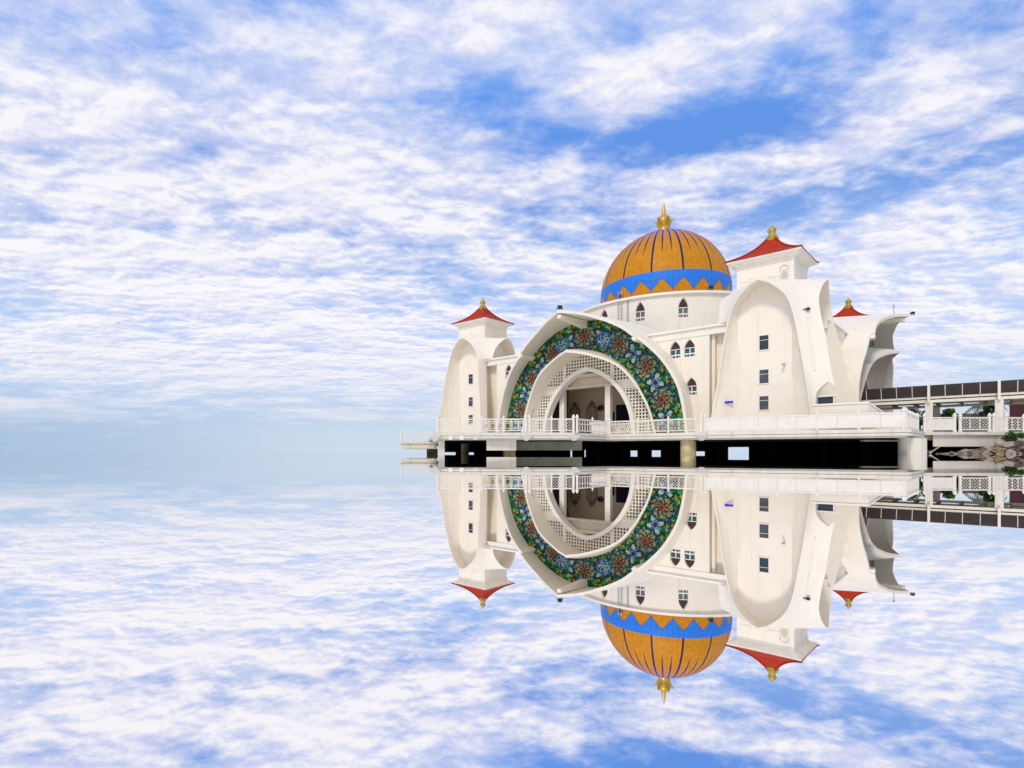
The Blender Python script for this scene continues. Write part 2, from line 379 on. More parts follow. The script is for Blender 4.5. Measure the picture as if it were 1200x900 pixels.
wbox(816, 1010, 40.5, .4, .84, .97).build('drop_beam', M['dark'], deck)
# added near-black backing for the under-deck shade, with openings to the sea beyond
def wall_open(Yw, segs, z0=-.5, z1=.9):
    m_ = MB()
    for a, b, za, zb in segs:
        x0, x1 = W(a, Yw)[0], W(b, Yw)[0]; m_.box(x0, x1, Yw, Yw + .4, za, zb)
    return m_
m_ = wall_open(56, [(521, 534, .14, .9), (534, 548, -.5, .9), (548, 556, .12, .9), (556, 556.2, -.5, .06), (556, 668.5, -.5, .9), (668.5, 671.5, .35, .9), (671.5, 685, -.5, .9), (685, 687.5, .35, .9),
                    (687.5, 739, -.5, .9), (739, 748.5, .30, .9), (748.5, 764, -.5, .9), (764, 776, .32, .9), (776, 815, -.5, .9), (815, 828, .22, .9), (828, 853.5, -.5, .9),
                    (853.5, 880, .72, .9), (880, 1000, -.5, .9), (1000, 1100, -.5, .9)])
m_.build('shade_backing_wall', M['dark'], deck)
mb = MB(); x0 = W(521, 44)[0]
mb.box(*(W(521, 41.0)[0], W(521, 41.0)[0] + .3), 42.0, 56, .45, .9); mb.build('shade_backing_wall', M['dark'], deck)
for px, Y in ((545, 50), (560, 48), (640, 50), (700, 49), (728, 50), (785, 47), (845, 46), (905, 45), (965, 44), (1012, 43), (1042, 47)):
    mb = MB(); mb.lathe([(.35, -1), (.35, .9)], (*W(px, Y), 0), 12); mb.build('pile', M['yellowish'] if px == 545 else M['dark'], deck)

# lower landing at the left
low = empty('lower_landing', (0, 0, 0), label='small lower landing stage jutting out at the far left of the deck', cat='landing')
mb = MB(); mb.prism([W(467.5, 55), (-.2, 55), (-.2, 61), W(472, 61)], .98, 1.16); mb.build('landing_slab', M['deck'], low)
mb = MB(); mb.prism([(W(470.5, 55.1)[0], 55.15), (-.25, 55.15), (-.25, 60.7), (W(476, 60)[0], 60.7)], .48, .977); mb.build('fascia_beam', M['deck'], low)
wbox(500, 513, 57.5, .5, -1, .477).build('pier', M['olive'], low)

# ------------------------------------------------------------------ railings
def railing(pts, label, posts=None, z=ZD, h=1.0, style='lattice', tall=(), solid=(), step=2.4, group='railings round the deck'):
    root = empty('railing', (pts[0][0], pts[0][1], z), label=label, cat='railing', group=group)
    o = Vector((pts[0][0], pts[0][1], z)); V = [Vector((p[0], p[1], z)) - o for p in pts]
    rail = MB(); panel = MB(); plist = []
    for i, (a, b) in enumerate(zip(V, V[1:])):
        L = (b - a).length; k = max(1, round(L / step)); dd = (b - a) / k
        for j in range(k):
            p, q = a + dd * j, a + dd * (j + 1); plist.append(p)
            rail.bar(p + Vector((0, 0, h - .05)), q + Vector((0, 0, h - .05)), .10, .09)
            rail.bar(p + Vector((0, 0, .14)), q + Vector((0, 0, .14)), .08, .07)
            e = (q - p).normalized(); l = (q - p).length
            if style == 'lattice':
                s_ = 3
                for u_ in range(1, s_): panel.bar(p + e * l * u_ / s_ + Vector((0, 0, .14)), p + e * l * u_ / s_ + Vector((0, 0, h - .08)), .05, .05)
                st = .21; k2 = int(l / st)
                hh = h - .24
                for c_ in range(-int(hh / st) - 1, k2 + 1):
                    for sg in (1, -1):
                        xa, xb = c_ * st, c_ * st + hh; za, zb = (0, hh) if sg > 0 else (hh, 0)
                        ta = max(0, (0 - xa) / hh); tb = min(1, (l - xa) / hh)
                        if tb - ta < .05: continue
                        panel.bar(p + e * (xa + ta * hh) + Vector((0, .01 * sg, .17 + za + (zb - za) * ta)), p + e * (xa + tb * hh) + Vector((0, .01 * sg, .17 + za + (zb - za) * tb)), .022, .02)
            elif style == 'bars':
                k2 = max(2, round(l / .42))
                for u_ in range(1, k2): panel.bar(p + e * l * u_ / k2 + Vector((0, 0, .14)), p + e * l * u_ / k2 + Vector((0, 0, h - .08)), .075, .05)
                panel.bar(p + Vector((0, 0, h * .62)), q + Vector((0, 0, h * .62)), .05, .05)
            elif style == 'frame':
                for u_ in (1 / 3, 2 / 3): panel.bar(p + e * l * u_ + Vector((0, 0, .14)), p + e * l * u_ + Vector((0, 0, h - .08)), .07, .06)
                for u_ in (.12, .45, .8): panel.bar(p + e * l * u_ + Vector((0, 0, .3)), p + e * l * (u_ + .16) + Vector((0, 0, .3)), .04, .04); panel.bar(p + e * l * u_ + Vector((0, 0, .66)), p + e * l * (u_ + .16) + Vector((0, 0, .66)), .04, .04)
                for u_ in (.06, .28, .4, .61, .73, .94): panel.bar(p + e * l * u_ + Vector((0, 0, .14)), p + e * l * u_ + Vector((0, 0, .78)), .035, .035)
                panel.bar(p + Vector((0, 0, h - .22)), q + Vector((0, 0, h - .22)), .05, .05)
            elif style == 'solid':
                panel.bar(p + Vector((0, 0, h / 2)), q + Vector((0, 0, h / 2)), .06, h - .25)
                panel.bar((p + q) / 2 + Vector((0, 0, .1)), (p + q) / 2 + Vector((0, 0, h - .1)), .10, .12)
    plist.append(V[-1])
    rail.build('rails', M['rail'], root); panel.build('panel', M['rail'], root)
    for i, p in enumerate(plist):
        big = i in tall or (p - V[0]).length < .01 or any((p - q).length < .01 for q in V)
        r_ = .105 if big else .07; hh = h + (.16 if big else .10)
        mb = MB(); mb.smooth = True
        mb.lathe([(r_, 0), (r_, .12), (r_ * .85, .16), (r_ * .85, hh - .14), (r_ * 1.2, hh - .12), (r_ * 1.2, hh - .05), (r_ * .8, hh), (r_ * .75, hh + .06), (r_ * .35, hh + .12)], tuple(p), 12)
        ob = mb.build('post', M['rail'], root); autosmooth(ob)
    return root
ins = .18
def off(p, dx=0, dy=.22): return (p[0] + dx, p[1] + dy)
railing([off(A, .2), off(B_)], 'cream railing with framed panels below the smallest roofed tower on the left', style='frame', step=1.6)
railing([off(A, .2, .3), (-.12, 52)], 'cream side railing running back from the left corner of the deck', style='bars', step=2.5)
railing([off(B_, .25), off(Cc)], 'cream railing in front of the left half of the great arch', style='solid' if 0 else 'lattice', step=2)
railing([off(Cc, .25), off(D, 0, .25)], 'short cream railing with upright balusters angled before the arch opening', style='bars', step=2.2)
railing([off(D, .2, .2), off(E_)], 'cream lattice railing in front of the right leg of the mosaic arch', style='lattice', step=2.5)
railing([off(E_, .25, .12), off(F_, -.25, .25)], 'long cream railing along the deck below the large near tower', style='solid', step=2.3)
railing([off(F_, -.1, .3), (G[0] - .2, G[1] + .3)], 'short cream railing turning back at the near right corner of the deck', style='bars', step=1.2)
railing([W(470.5, 55.3), (-.35, 55.3)], 'thin railing on the lower landing at the far left', z=1.16, h=.88, style='bars', step=1.6)

# ------------------------------------------------------------------ the mosque
ROT = -.788; CEN = (25.28, 63.631)
mosque = empty('mosque', (*CEN, 0), ROT, label='white mosque with gold and blue ribbed dome, four red roofed towers and mosaic arches', cat='mosque')
DU = 1.35                                             # the right-hand front stands further out
def face_T(k, d=0.0):                                  # k quarter turns; local x along wall, -y outward
    return Matrix.Rotation(k * math.pi / 2, 4, 'Z') @ Matrix.Translation((0, -d, 0))
FR = [(0, 0.0), (1, DU), (2, 0.0), (3, 0.0)]          # front, right, back, left

# -- hoods
OUT = dict(z=[1.5, 3, 5, 7, 8, 9, 9.45, 9.55, 10.2, 10.95, 11.4, 11.82, 12.03, 12.12], w=[9.45, 9.3, 8.9, 8.0, 7.3, 6.35, 5.85, 5.7, 4.95, 3.75, 2.75, 1.65, .7, 0],
           T=[17.9, 17.9, 17.9, 18.15, 18.4, 18.6, 18.68, 18.95, 19.1, 19.4, 19.8, 20.3, 20.8, 21.3])
INN = dict(z=[1.5, 3, 4, 5, 6, 7, 7.5, 7.95, 8.4, 8.7, 8.88], w=[6.75, 6.4, 6.1, 5.65, 5.1, 4.35, 3.8, 3.05, 1.95, 1.0, 0], T=[17.4, 17.4, 17.5, 17.65, 17.85, 18.15, 18.35, 18.6, 19.05, 19.5, 20.0])
GLS = dict(z=[1.5, 2.8, 5.2, 7.3, 9.6, 11.5, 12.0, 12.15], w=[9.2, 9.05, 8.55, 7.65, 5.75, 2.95, 1.2, 0])
LAT = dict(z=[1.5, 3, 5.4, 6.4, 8.3, 9.05, 9.2], w=[6.1, 5.85, 5.0, 4.45, 2.35, .7, 0])
OPN = dict(z=[1.5, 2.9, 3.6, 4.8, 6.2, 7.0, 7.4, 7.55], w=[4.45, 4.3, 4.15, 3.65, 2.6, 1.55, .7, 0])
def curve(Dd, key, z): return pchip(Dd['z'], Dd[key], z)
def samples(Dd, k=34):
    zt = Dd['z'][-1]; return [1.5 + (zt - 1.5) * (1 - (1 - i / k) ** 2.1) for i in range(k + 1)]
def half_to_full(pts): return [(-x, y, z) for x, y, z in pts] + [(x, y, z) for x, y, z in reversed(pts[:-1])]
def hood(Dd, back, backT, outT, thick, grow, name, parent, T, shrink=0.0):
    zs = samples(Dd, 44) + ([] if Dd is INN else []); m_ = MB(); m_.smooth = True
    zt = Dd['z'][-1]; zb = back['z'][-1]
    fi = [(curve(Dd, 'w', z), -curve(Dd, 'T', z) + shrink * ((z - 1.5) / (zt - 1.5)) ** 3, z - .25 * shrink * ((z - 1.5) / (zt - 1.5)) ** 8) for z in zs]
    bi = [(curve(back, 'w', 1.5 + (z - 1.5) * (zb - 1.5) / (zt - 1.5)), -backT, 1.5 + (z - 1.5) * (zb - 1.5) / (zt - 1.5)) for z in zs]
    def grown(ring, t_, dy=0, up=0):
        o_ = []
        for i, p in enumerate(ring):
            a, b = ring[max(0, i - 1)], ring[min(len(ring) - 1, i + 1)]; tx, tz = b[0] - a[0], b[2] - a[2]; l = math.hypot(tx, tz) or 1
            nx, nz = tz / l, -tx / l
            if i == len(ring) - 1: nx, nz = 0, 1.25
            o_.append((max(0, p[0] + nx * t_), p[1] + dy, p[2] + nz * t_))
        return o_
    fo = grown(fi, thick); bo = [(x, -outT, z) for x, y, z in grown(bi, grow)]
    mid = [((a[0] + b[0]) / 2 , (a[1] + b[1]) / 2, (a[2] + b[2]) / 2) for a, b in zip(fo, bo)]
    lip = [(x, y + .06, z) for x, y, z in grown(fi, thick * .5)]
    rings = [half_to_full(bi), half_to_full(fi), half_to_full(fo), half_to_full(bo)]
    m_.loft([[r_[i] for r_ in rings] for i in range(len(rings[0]))])
    ob = m_.build(name, M['plaster'], parent, T=T); autosmooth(ob, 30); return ob
def mosaic(parent, T, medallions):
    t = .09; m_ = MB(); keys = list(MOS); ki = {k: i for i, k in enumerate(keys)}
    def inner_r(th, Dd):
        # radius from (0,2.0) at which the outline is crossed
        best = 3.0
        for z in np.linspace(1.5, Dd['z'][-1], 90):
            w_ = curve(Dd, 'w', z); a = math.atan2(z - 2.0, w_)
            if best is None or abs(a - th) < inner_r.e: inner_r.e = abs(a - th); best = math.hypot(w_, z - 2.0)
        return best
    ths = np.linspace(-.1, math.pi / 2, 80); RO, RI = [], []
    for th in ths:
        inner_r.e = 9; RO.append(inner_r(th, GLS)); inner_r.e = 9; RI.append(inner_r(th, LAT))
    grid = {}
    x = -9.3
    def colour(s, z):
        thf = math.atan2(z - 2.0, abs(s)); ro, ri = np.interp(thf, ths, RO), np.interp(thf, ths, RI); r_ = math.hypot(s, z - 2.0)
        mm = (r_ - ri) / (ro - ri)
        if mm > 1.05: return None
        for ms, mz in medallions:
            dd = math.hypot(s - ms, z - mz)
            if dd < .78:
                a = math.atan2(z - mz, s - ms)
                if dd > .60: return 'sky' if dd < .70 else 'blue'
                if dd > .52: return 'teal'
                return 'white' if (abs(math.sin(3 * a + dd * 9)) > .74 or abs((z - mz) + .12) < .06) else 'blue'
        th = math.atan2(z - 2.0, s); L = 3.4; Wd = 3.1; ac = (th - math.pi / 2) * 8.2
        xx = (ac + L / 2) % L - L / 2; yy = (mm - .52) * Wd
        if s > 0: yy += .0
        rho, ph = math.hypot(xx, yy) / 1.15, math.atan2(yy, xx)
        s8 = abs(math.cos(4 * ph)); s16 = abs(math.cos(8 * ph + .4))
        if rho < .13: return 'maroon'
        if rho < .24 + .42 * s8 ** 6: return 'orange' if rho < .34 else 'yellow'
        if rho < .36 + .52 * s8 ** 4: return 'lead'
        if rho < .80 + .24 * s8:
            if abs(rho - .62 - .14 * s16) < .055: return 'yellow'
            if abs(rho - .80 + .12 * s8) < .05: return 'lime' if s16 > .5 else 'yellow'
            return 'blue' if math.sin(8 * ph + rho * 14) > .1 else ('sky' if s16 > .75 else ('green' if s8 > .5 else 'teal'))
        if rho < .86 + .24 * s8: return 'lead'
        x2 = abs(xx) - L / 2; rho2, ph2 = math.hypot(x2, yy), math.atan2(yy, x2)
        if rho2 < .20: return 'maroon'
        p2 = abs(math.cos(2 * ph2 + math.pi / 2))
        if rho2 < .22 + .56 * p2 ** 2.2: return 'white' if rho2 > .4 else 'sky'
        if rho2 < .34 + .62 * p2 ** 1.5: return 'lead'
        yb = abs(yy); d3 = math.hypot(abs(xx) - L * .34, yb - 1.18); a3 = math.atan2(yb - 1.18, abs(xx) - L * .34)
        if d3 < .10: return 'maroon'
        if d3 < .42 * (.12 + .88 * abs(math.sin(1.5 * a3 + .4)) ** 2): return 'yellow' if d3 > .2 else 'lime'
        if d3 < .52 * (.12 + .88 * abs(math.sin(1.5 * a3 + .4)) ** 2): return 'lead'
        q = math.sin(xx * 3.9 + yb * 2.2 + 1.3 * math.sin(yy * 3.1)) * math.cos(yb * 4.1 + 1.2 * math.sin(xx * 2.7))
        if mm > .95 or mm < .08: return 'green'
        if abs(q) < .07: return 'lead'
        if q > .62: return 'bright'
        if q > .50: return 'lime'
        if q < -.70: return 'white' if q < -.86 else 'teal'
        if q < -.45: return 'bright'
        return 'green'
    Z0 = 1.55; ns, nz = int(18.8 / t), int(10.8 / t)
    idx = {}
    def vid(i, j):
        if (i, j) not in idx: idx[(i, j)] = m_.add([(-9.4 + i * t, -16.9, Z0 + j * t)])
        return idx[(i, j)]
    for i in range(ns):
        for j in range(nz):
            s, z = -9.4 + (i + .5) * t, Z0 + (j + .5) * t
            if z < 9.32 and abs(s) < curve(LAT, 'w', min(z, 9.2)) + .26: continue
            if abs(s) > curve(GLS, 'w', min(z, 12.15)) + .12 or z > 12.1: continue
            c_ = colour(s, z) or 'green'
            m_.cur = ki[c_]; m_.face((vid(i, j), vid(i + 1, j), vid(i + 1, j + 1), vid(i, j + 1)))
    ob = m_.build('mosaic', [MOS[k] for k in keys], parent, T=T)
    so_ = ob.modifiers.new('thickness', 'SOLIDIFY'); so_.thickness = .06; so_.offset = 0
    return ob
def lattice(parent, T):
    m_ = MB(); P0 = -16.35
    def inside(s, z):
        return abs(s) < curve(LAT, 'w', z) + .12 and (z > 7.55 or abs(s) > curve(OPN, 'w', z)) and z < 9.2
    def band(s, z):   # plain panels
        return (5.75 < z < 6.55 and abs(s) < 5.2) or abs(abs(s) - 2.45) < .16 and z > 6.5
    p = .29
    for axis in (0, 1):
        k = int(14 / p)
        for i in range(-k, k + 1):
            c = i * p + (.1 if axis else 0); run = None
            for q in np.arange(-6.6 if axis else 1.5, 9.3 if not axis else 6.6, .05):
                s, z = (q, c) if axis else (c, q)
                ok = (1.5 < z < 9.2) and inside(s, z)
                if ok and run is None: run = q
                if not ok and run is not None or (run is not None and q > (9.2 if not axis else 6.5)):
                    a, b = ((run, P0, c), (q, P0, c)) if axis else ((c, P0, run), (c, P0, q))
                    m_.bar(a, b, .10, .10 if axis else .13, up=(0, 1, 0)); run = None
    for i in np.arange(-6.2, 6.2, .1):
        for j in np.arange(1.5, 9.1, .1):
            if inside(i + .05, j + .05) and band(i + .05, j + .05): m_.box(i, i + .1, P0 - .09, P0 + .03, j, j + .1)
    return m_.build('lattice_screen', M['plaster'], parent, T=T)
def arch_frame(parent, T):
    """raised pointed rib round the porch opening"""
    m_ = MB(); zs = samples(OPN, 26)
    inn = half_to_full([(curve(OPN, 'w', z), 0, z) for z in zs]); outp = []
    k = len(inn)
    for i, p in enumerate(inn):
        a, b = inn[max(0, i - 1)], inn[min(k - 1, i + 1)]; tx, tz = b[0] - a[0], b[2] - a[2]; l = math.hypot(tx, tz)
        outp.append((p[0] - tz / l * .36, 0, p[2] + tx / l * .36 + (.14 if i == k // 2 else 0)))
    m_.loft([[(a[0], -16.75, a[2]), (b[0], -16.75, b[2]), (b[0], -16.2, b[2]), (a[0], -15.9, a[2])] for a, b in zip(inn, outp)])
    return m_.build('opening_arch', M['white'], parent, T=T)
def porch(parent, T, detail=True):
    m_ = MB()
    m_.box(-6.4, 6.4, -16.2, -9.8, 7.1, 7.4); m_.box(-6.4, 6.4, -10.2, -9.9, 1.5, 7.1)
    m_.box(-6.5, -6.2, -16.2, -10.2, 1.5, 7.1); m_.box(6.2, 6.5, -16.2, -10.2, 1.5, 7.1)
    m_.box(-4.2, 4.2, -15.7, -15.35, 6.35, 7.1)      # lintel beam
    m_.box(-3.9, 3.9, -15.9, -15.2, 6.15, 6.35)
    m_.build('porch_walls', M['interior'], parent, T=T)
    # added dark panel standing in for the porch's shade behind the lattice
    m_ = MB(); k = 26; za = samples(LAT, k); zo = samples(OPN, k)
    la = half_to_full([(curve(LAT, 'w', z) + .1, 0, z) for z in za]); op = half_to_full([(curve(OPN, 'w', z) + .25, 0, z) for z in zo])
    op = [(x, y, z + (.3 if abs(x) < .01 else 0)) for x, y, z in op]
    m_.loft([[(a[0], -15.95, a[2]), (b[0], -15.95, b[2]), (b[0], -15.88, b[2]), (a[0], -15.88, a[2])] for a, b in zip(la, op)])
    m_.build('lattice_shade_panel', M['porchshade'], parent, T=T)
    if not detail: return
    for s in (-3.25, 1.6, 4.6):
        m_ = MB(); m_.box(s - .26, s + .26, -15.65, -15.2, 1.5, 6.15); m_.box(s - .33, s + .33, -15.72, -15.13, 1.5, 1.95); m_.build('porch_column', M['white'], parent, T=T)
    for s in (-5.1, -3.1, 3.0):
        m_ = MB(); out_ = pointed(1.25, 3.3, .66); b = m_.add([(s + x, -10.25, 2.2 + z) for x, z in out_]); k = len(out_)
        m_.loft([[(s + x, -10.22, 2.2 + z) for x, z in out_], [(s + x, -10.32, 2.2 + z) for x, z in out_]]); m_.cur = 1
        for u_ in np.arange(-.5, .51, .2): m_.bar((s + u_, -10.34, 2.2), (s + u_, -10.34, 4.9 - abs(u_)), .05)
        for z in np.arange(2.4, 4.9, .25): m_.bar((s - .58, -10.34, z), (s + .58, -10.34, z), .05)
        m_.build('lattice_door', [M['wood'], M['interior']], parent, T=T)
    m_ = MB(); m_.box(-1.45, -.6, -10.32, -10.2, 2.2, 4.2); m_.build('dark_doorway', M['dark'], parent, T=T)  # flat dark panel; shade inside the doorway put into its colour
    m_ = MB(); m_.box(1.2, 5.8, -13.3, -13.1, 2.6, 4.6); m_.build('opening_shade_panel', M['dark'], parent, T=T)  # added dark panels here and below; shade of the porch openings as colour
    m_ = MB(); m_.box(-6.1, -4.1, -13.3, -13.1, 1.6, 6.4); m_.build('opening_shade_panel', M['porchshade'], parent, T=T)
    m_ = MB(); m_.lathe([(.05, 0), (.3, .1), (.3, .3), (.1, .4)], seg=12, T=Matrix.Translation((-2.0, -10.25, 4.65)) @ Matrix.Rotation(R(90), 4, 'X')); m_.build('wall_fan', M['black'], parent, T=T)
    m_ = MB()
    m_.box(1.9, 4.9, -15.5, -15.42, 1.6, 1.72); m_.box(1.9, 4.9, -15.5, -15.42, 2.62, 2.72)
    for i in range(16):
        x = 1.9 + i * .2
        m_.bar((x, -15.46, 1.7), (min(4.9, x + .5), -15.46, 2.65), .05); m_.bar((min(4.9, x + .5), -15.44, 1.7), (x, -15.44, 2.65), .05)
    m_.build('porch_railing', M['white'], parent, T=T)
    m_ = MB(); m_.box(-.2, 1.1, -15.4, -14.9, 1.5, 2.75); m_.box(-.35, 1.25, -15.5, -14.8, 2.75, 2.95); m_.build('counter', M['white'], parent, T=T)

for k, dd in FR:
    T = face_T(k, dd)
    hood(OUT, GLS, 16.9, 12.4, .24, .55, 'outer_hood', mosque, T, dd)
    hood(INN, LAT, 16.3, 16.86, .20, .32, 'inner_hood', mosque, T, dd * .5)
    if k < 2:
        mosaic(mosque, T, [(1.94, 10.1), (-2.37, 10.2)])
        lattice(mosque, T)
    arch_frame(mosque, T); porch(mosque, T, k == 0)
    # ridge rib under the outer hood and small shoulder beams at its step
    ty = -21.1 + dd * 1.05; dz_ = -.3 * (dd > 0); mb = MB(); mb.loft([[(-.17, ty, 12.0 + dz_), (.17, ty, 12.0 + dz_), (.17, ty, 11.68 + dz_), (-.17, ty, 11.68 + dz_)], [(-.3, -16.8, 12.1), (.3, -16.8, 12.1), (.3, -16.8, 11.45), (-.3, -16.8, 11.45)]])
    mb.build('ridge_rib', M['plaster'], mosque, T=T)
    for sg in (-1, 1):
        x0, x1 = 5.85 * sg, 5.55 * sg
        mb = MB(); mb.loft([[(5.78 * sg, -18.98 + dd * .42, 9.62), (6.0 * sg, -18.98 + dd * .42, 9.32), (5.78 * sg, -18.98 + dd * .42, 9.18), (5.5 * sg, -18.98 + dd * .42, 9.45)],
                            [(5.75 * sg, -16.8, 9.9), (6.1 * sg, -16.8, 9.4), (5.85 * sg, -16.8, 9.1), (5.4 * sg, -16.8, 9.4)]])
        mb.build('shoulder_rib', M['plaster'], mosque, T=T)

# -- walls
ZC = 9.75; WIN_F = [(8.05, 8.55), (9.2, 8.55), (9.35, 5.45)]
def pointed_window(parent, T, wd, h, name='window', hw=True):
    """origin at the sill centre in T's frame: x along, -y outward"""
    m_ = MB(); o1 = pointed(wd + .16, h + .12, .52); o2 = pointed(wd, h, .52)
    k = len(o1)
    a = [m_.add([(x, y, z - dz) for x, z in o]) for o, y, dz in ((o1, -.05, .06), (o2, -.05, 0), (o2, .10, 0), (o1, .10, .06))]
    for p, q in ((0, 1), (1, 2), (2, 3), (3, 0)):
        for i in range(k): j = (i + 1) % k; m_.face((a[p] + i, a[p] + j, a[q] + j, a[q] + i))
    m_.box(-.035, .035, .02, .07, 0, h * .52); m_.box(-wd / 2, wd / 2, .02, .07, h * .50, h * .54); m_.box(-wd / 2, wd / 2, .015, .075, h * .15, h * .22)
    m_.box(-wd * .36, -wd * .31, .02, .07, 0, h * .2); m_.box(wd * .31, wd * .36, .02, .07, 0, h * .2)
    fr = m_.build(name, M['white'], parent, T=T)
    m_ = MB(); up = [p for p in o2 if p[1] >= h * .5]; up = [(wd / 2, h * .52)] + [p for p in up if p[1] > h * .53] + [(-wd / 2, h * .52)]
    b = m_.add([(x, .09, z) for x, z in up]); m_.cur = 0; m_.face([b + i for i in range(len(up))])
    m_.cur = 1; b = m_.add([(-wd / 2, .09, 0), (wd / 2, .09, 0), (wd / 2, .09, h * .52), (-wd / 2, .09, h * .52)]); m_.face([b, b + 1, b + 2, b + 3])
    m_.build('pane', [M['glassred'], M['glassteal'] if hw else M['glassgrey']], fr, T=T)
    m_ = MB(); m_.box(-wd / 2 - .15, wd / 2 + .15, -.14, .05, -.17, -.065); m_.build('sill', M['white'], fr, T=T)
    return fr
for k, dd in FR:
    T = face_T(k, dd)
    for sg in (-1, 1):
        a, b = (6.1, 10.75) if sg > 0 else (-10.75, -6.1)
        mb = MB(); mb.box(a, b, -16.4, -14.9, 1.5, ZC)
        wl = mb.build('wall', M['plaster'], mosque, T=T)
        if k < 2:
            cu = MB()
            for s, z in WIN_F:
                o_ = pointed(.86, 1.42, .52); cu.loft([[(s * sg + x, -17, z - .72 + h_) for x, h_ in o_], [(s * sg + x, -16.1, z - .72 + h_) for x, h_ in o_]])
            tmp = MB(); tmp.v = [T @ Vector(p) for p in cu.v]; tmp.f = cu.f; tmp.m = cu.m; tmp.sm = cu.sm
            cut(wl, tmp)
            for s, z in WIN_F: pointed_window(mosque, T @ Matrix.Translation((s * sg, -16.4 + .12, z - .72)), .80, 1.38)
        mb = MB(); a2, b2 = (10.6, 13.4) if sg > 0 else (-13.4, -10.6); mb.box(a2, b2, -15.65, -15.3, 1.5, ZC + .1); mb.build('recess_wall', M['plaster'], mosque, T=T)
        mb = MB(); a3, b3 = (10.80, 11.05) if sg > 0 else (-11.05, -10.80); mb.box(a3, b3, -16.05, -15.66, 1.5, ZC - .39); mb.build('pilaster', M['plaster'], mosque, T=T)
        mb = MB(); a4, b4 = (5.3, 12.6) if sg > 0 else (-12.6, -5.3)
        mb.box(a4, b4, -16.46, -14.5, ZC - .38, ZC + .16); mb.box(a4, b4, -16.62, -14.5, ZC + .163, ZC + .24); mb.box(a4, b4, -16.54, -14.5, ZC + .243, ZC + .36)
        mb.build('cornice', M['white'], mosque, T=T)
mb = MB(); mb.box(-14.8, 15.6, -14.8, 14.8, ZC + .05, ZC + .3); mb.build('roof_slab', M['deck'], mosque)
mb = MB(); mb.box(-13, 13, -9.7, 9.7, 1.5, 9.7); mb.build('prayer_hall', M['interior'], mosque)

# -- drum
mb = MB(); mb.smooth = True; mb.lathe([(10, 9.9), (10, 15.2)], seg=96); drum = mb.build('drum', M['plaster'], mosque)
cu = MB(); dw = []
for i in range(16):
    a = R(-56.5 + 22.5 * i); Tm = Matrix.Rotation(a + math.pi / 2, 4, 'Z') @ Matrix.Translation((0, -10, 13.0)); dw.append(Tm)
    o_ = pointed(.92, 1.9, .55); cu.loft([[Tm @ Vector((x, -.6, z)) for x, z in o_], [Tm @ Vector((x, .4, z)) for x, z in o_]])
cut(drum, cu); autosmooth(drum, 25)
for Tm in dw: pointed_window(mosque, Tm @ Matrix.Translation((0, .14, 0)), .84, 1.82, hw=False)
mb = MB(); mb.smooth = True; mb.lathe([(9.9, 15.2), (10.28, 15.2), (10.28, 15.42), (10.1, 15.5), (7.0, 15.55)], seg=96)
o = mb.build('drum_coping', M['white'], mosque); autosmooth(o)
mb = MB(); mb.smooth = True; mb.lathe([(9.9, 10.16), (10.14, 10.16), (10.14, 10.5), (9.9, 10.55)], seg=96); o = mb.build('drum_base', M['white'], mosque); autosmooth(o)
# -- dome
mb = MB(); mb.smooth = True
prof = [(DR * .985, 15.5), (DR * .995, 16.5)] + [(DR * math.cos(a), DZ + (DR + .35) * math.sin(a)) for a in np.linspace(0, R(88), 40)]
mb.lathe(prof, seg=144); dome = mb.build('dome', M['dome'], mosque)
def finial(parent, c, s, mt, T=None, name='finial', tall=1.0):
    m_ = MB(); m_.smooth = True
    m_.lathe([(.95 * s, -.15 * s), (.8 * s, .1 * s), (.70 * s, .35 * s), (.70 * s, .7 * s), (.78 * s, 1.1 * s), (.84 * s, 1.5 * s), (.76 * s, 1.8 * s), (.5 * s, 2.05 * s), (.26 * s, 2.2 * s), (.24 * s, 2.5 * s), (.15 * s, 2.95 * s * tall), (.02 * s, 3.6 * s * tall)], c, 16)
    for k in range(6):
        a = k * math.pi / 3 + .35; ca, sa = math.cos(a), math.sin(a)
        def q(r_, z, t): return (c[0] + r_ * s * ca - t * s * sa, c[1] + r_ * s * sa + t * s * ca, c[2] + z * s)
        m_.loft([[q(.60, .75, -.22), q(.60, .75, .22), q(.70, .75, .2), q(.70, .75, -.2)], [q(.80, 1.35, -.2), q(.80, 1.35, .2), q(.92, 1.30, .16), q(.92, 1.30, -.16)],
                 [q(1.25, 1.72, -.02), q(1.25, 1.72, .02), q(1.28, 1.70, .02), q(1.28, 1.70, -.02)]])
    ob = m_.build(name, mt, parent, T=T); autosmooth(ob, 50); return ob
finial(dome, (0, 0, 24.78), .92, M['gold'], tall=1.06)

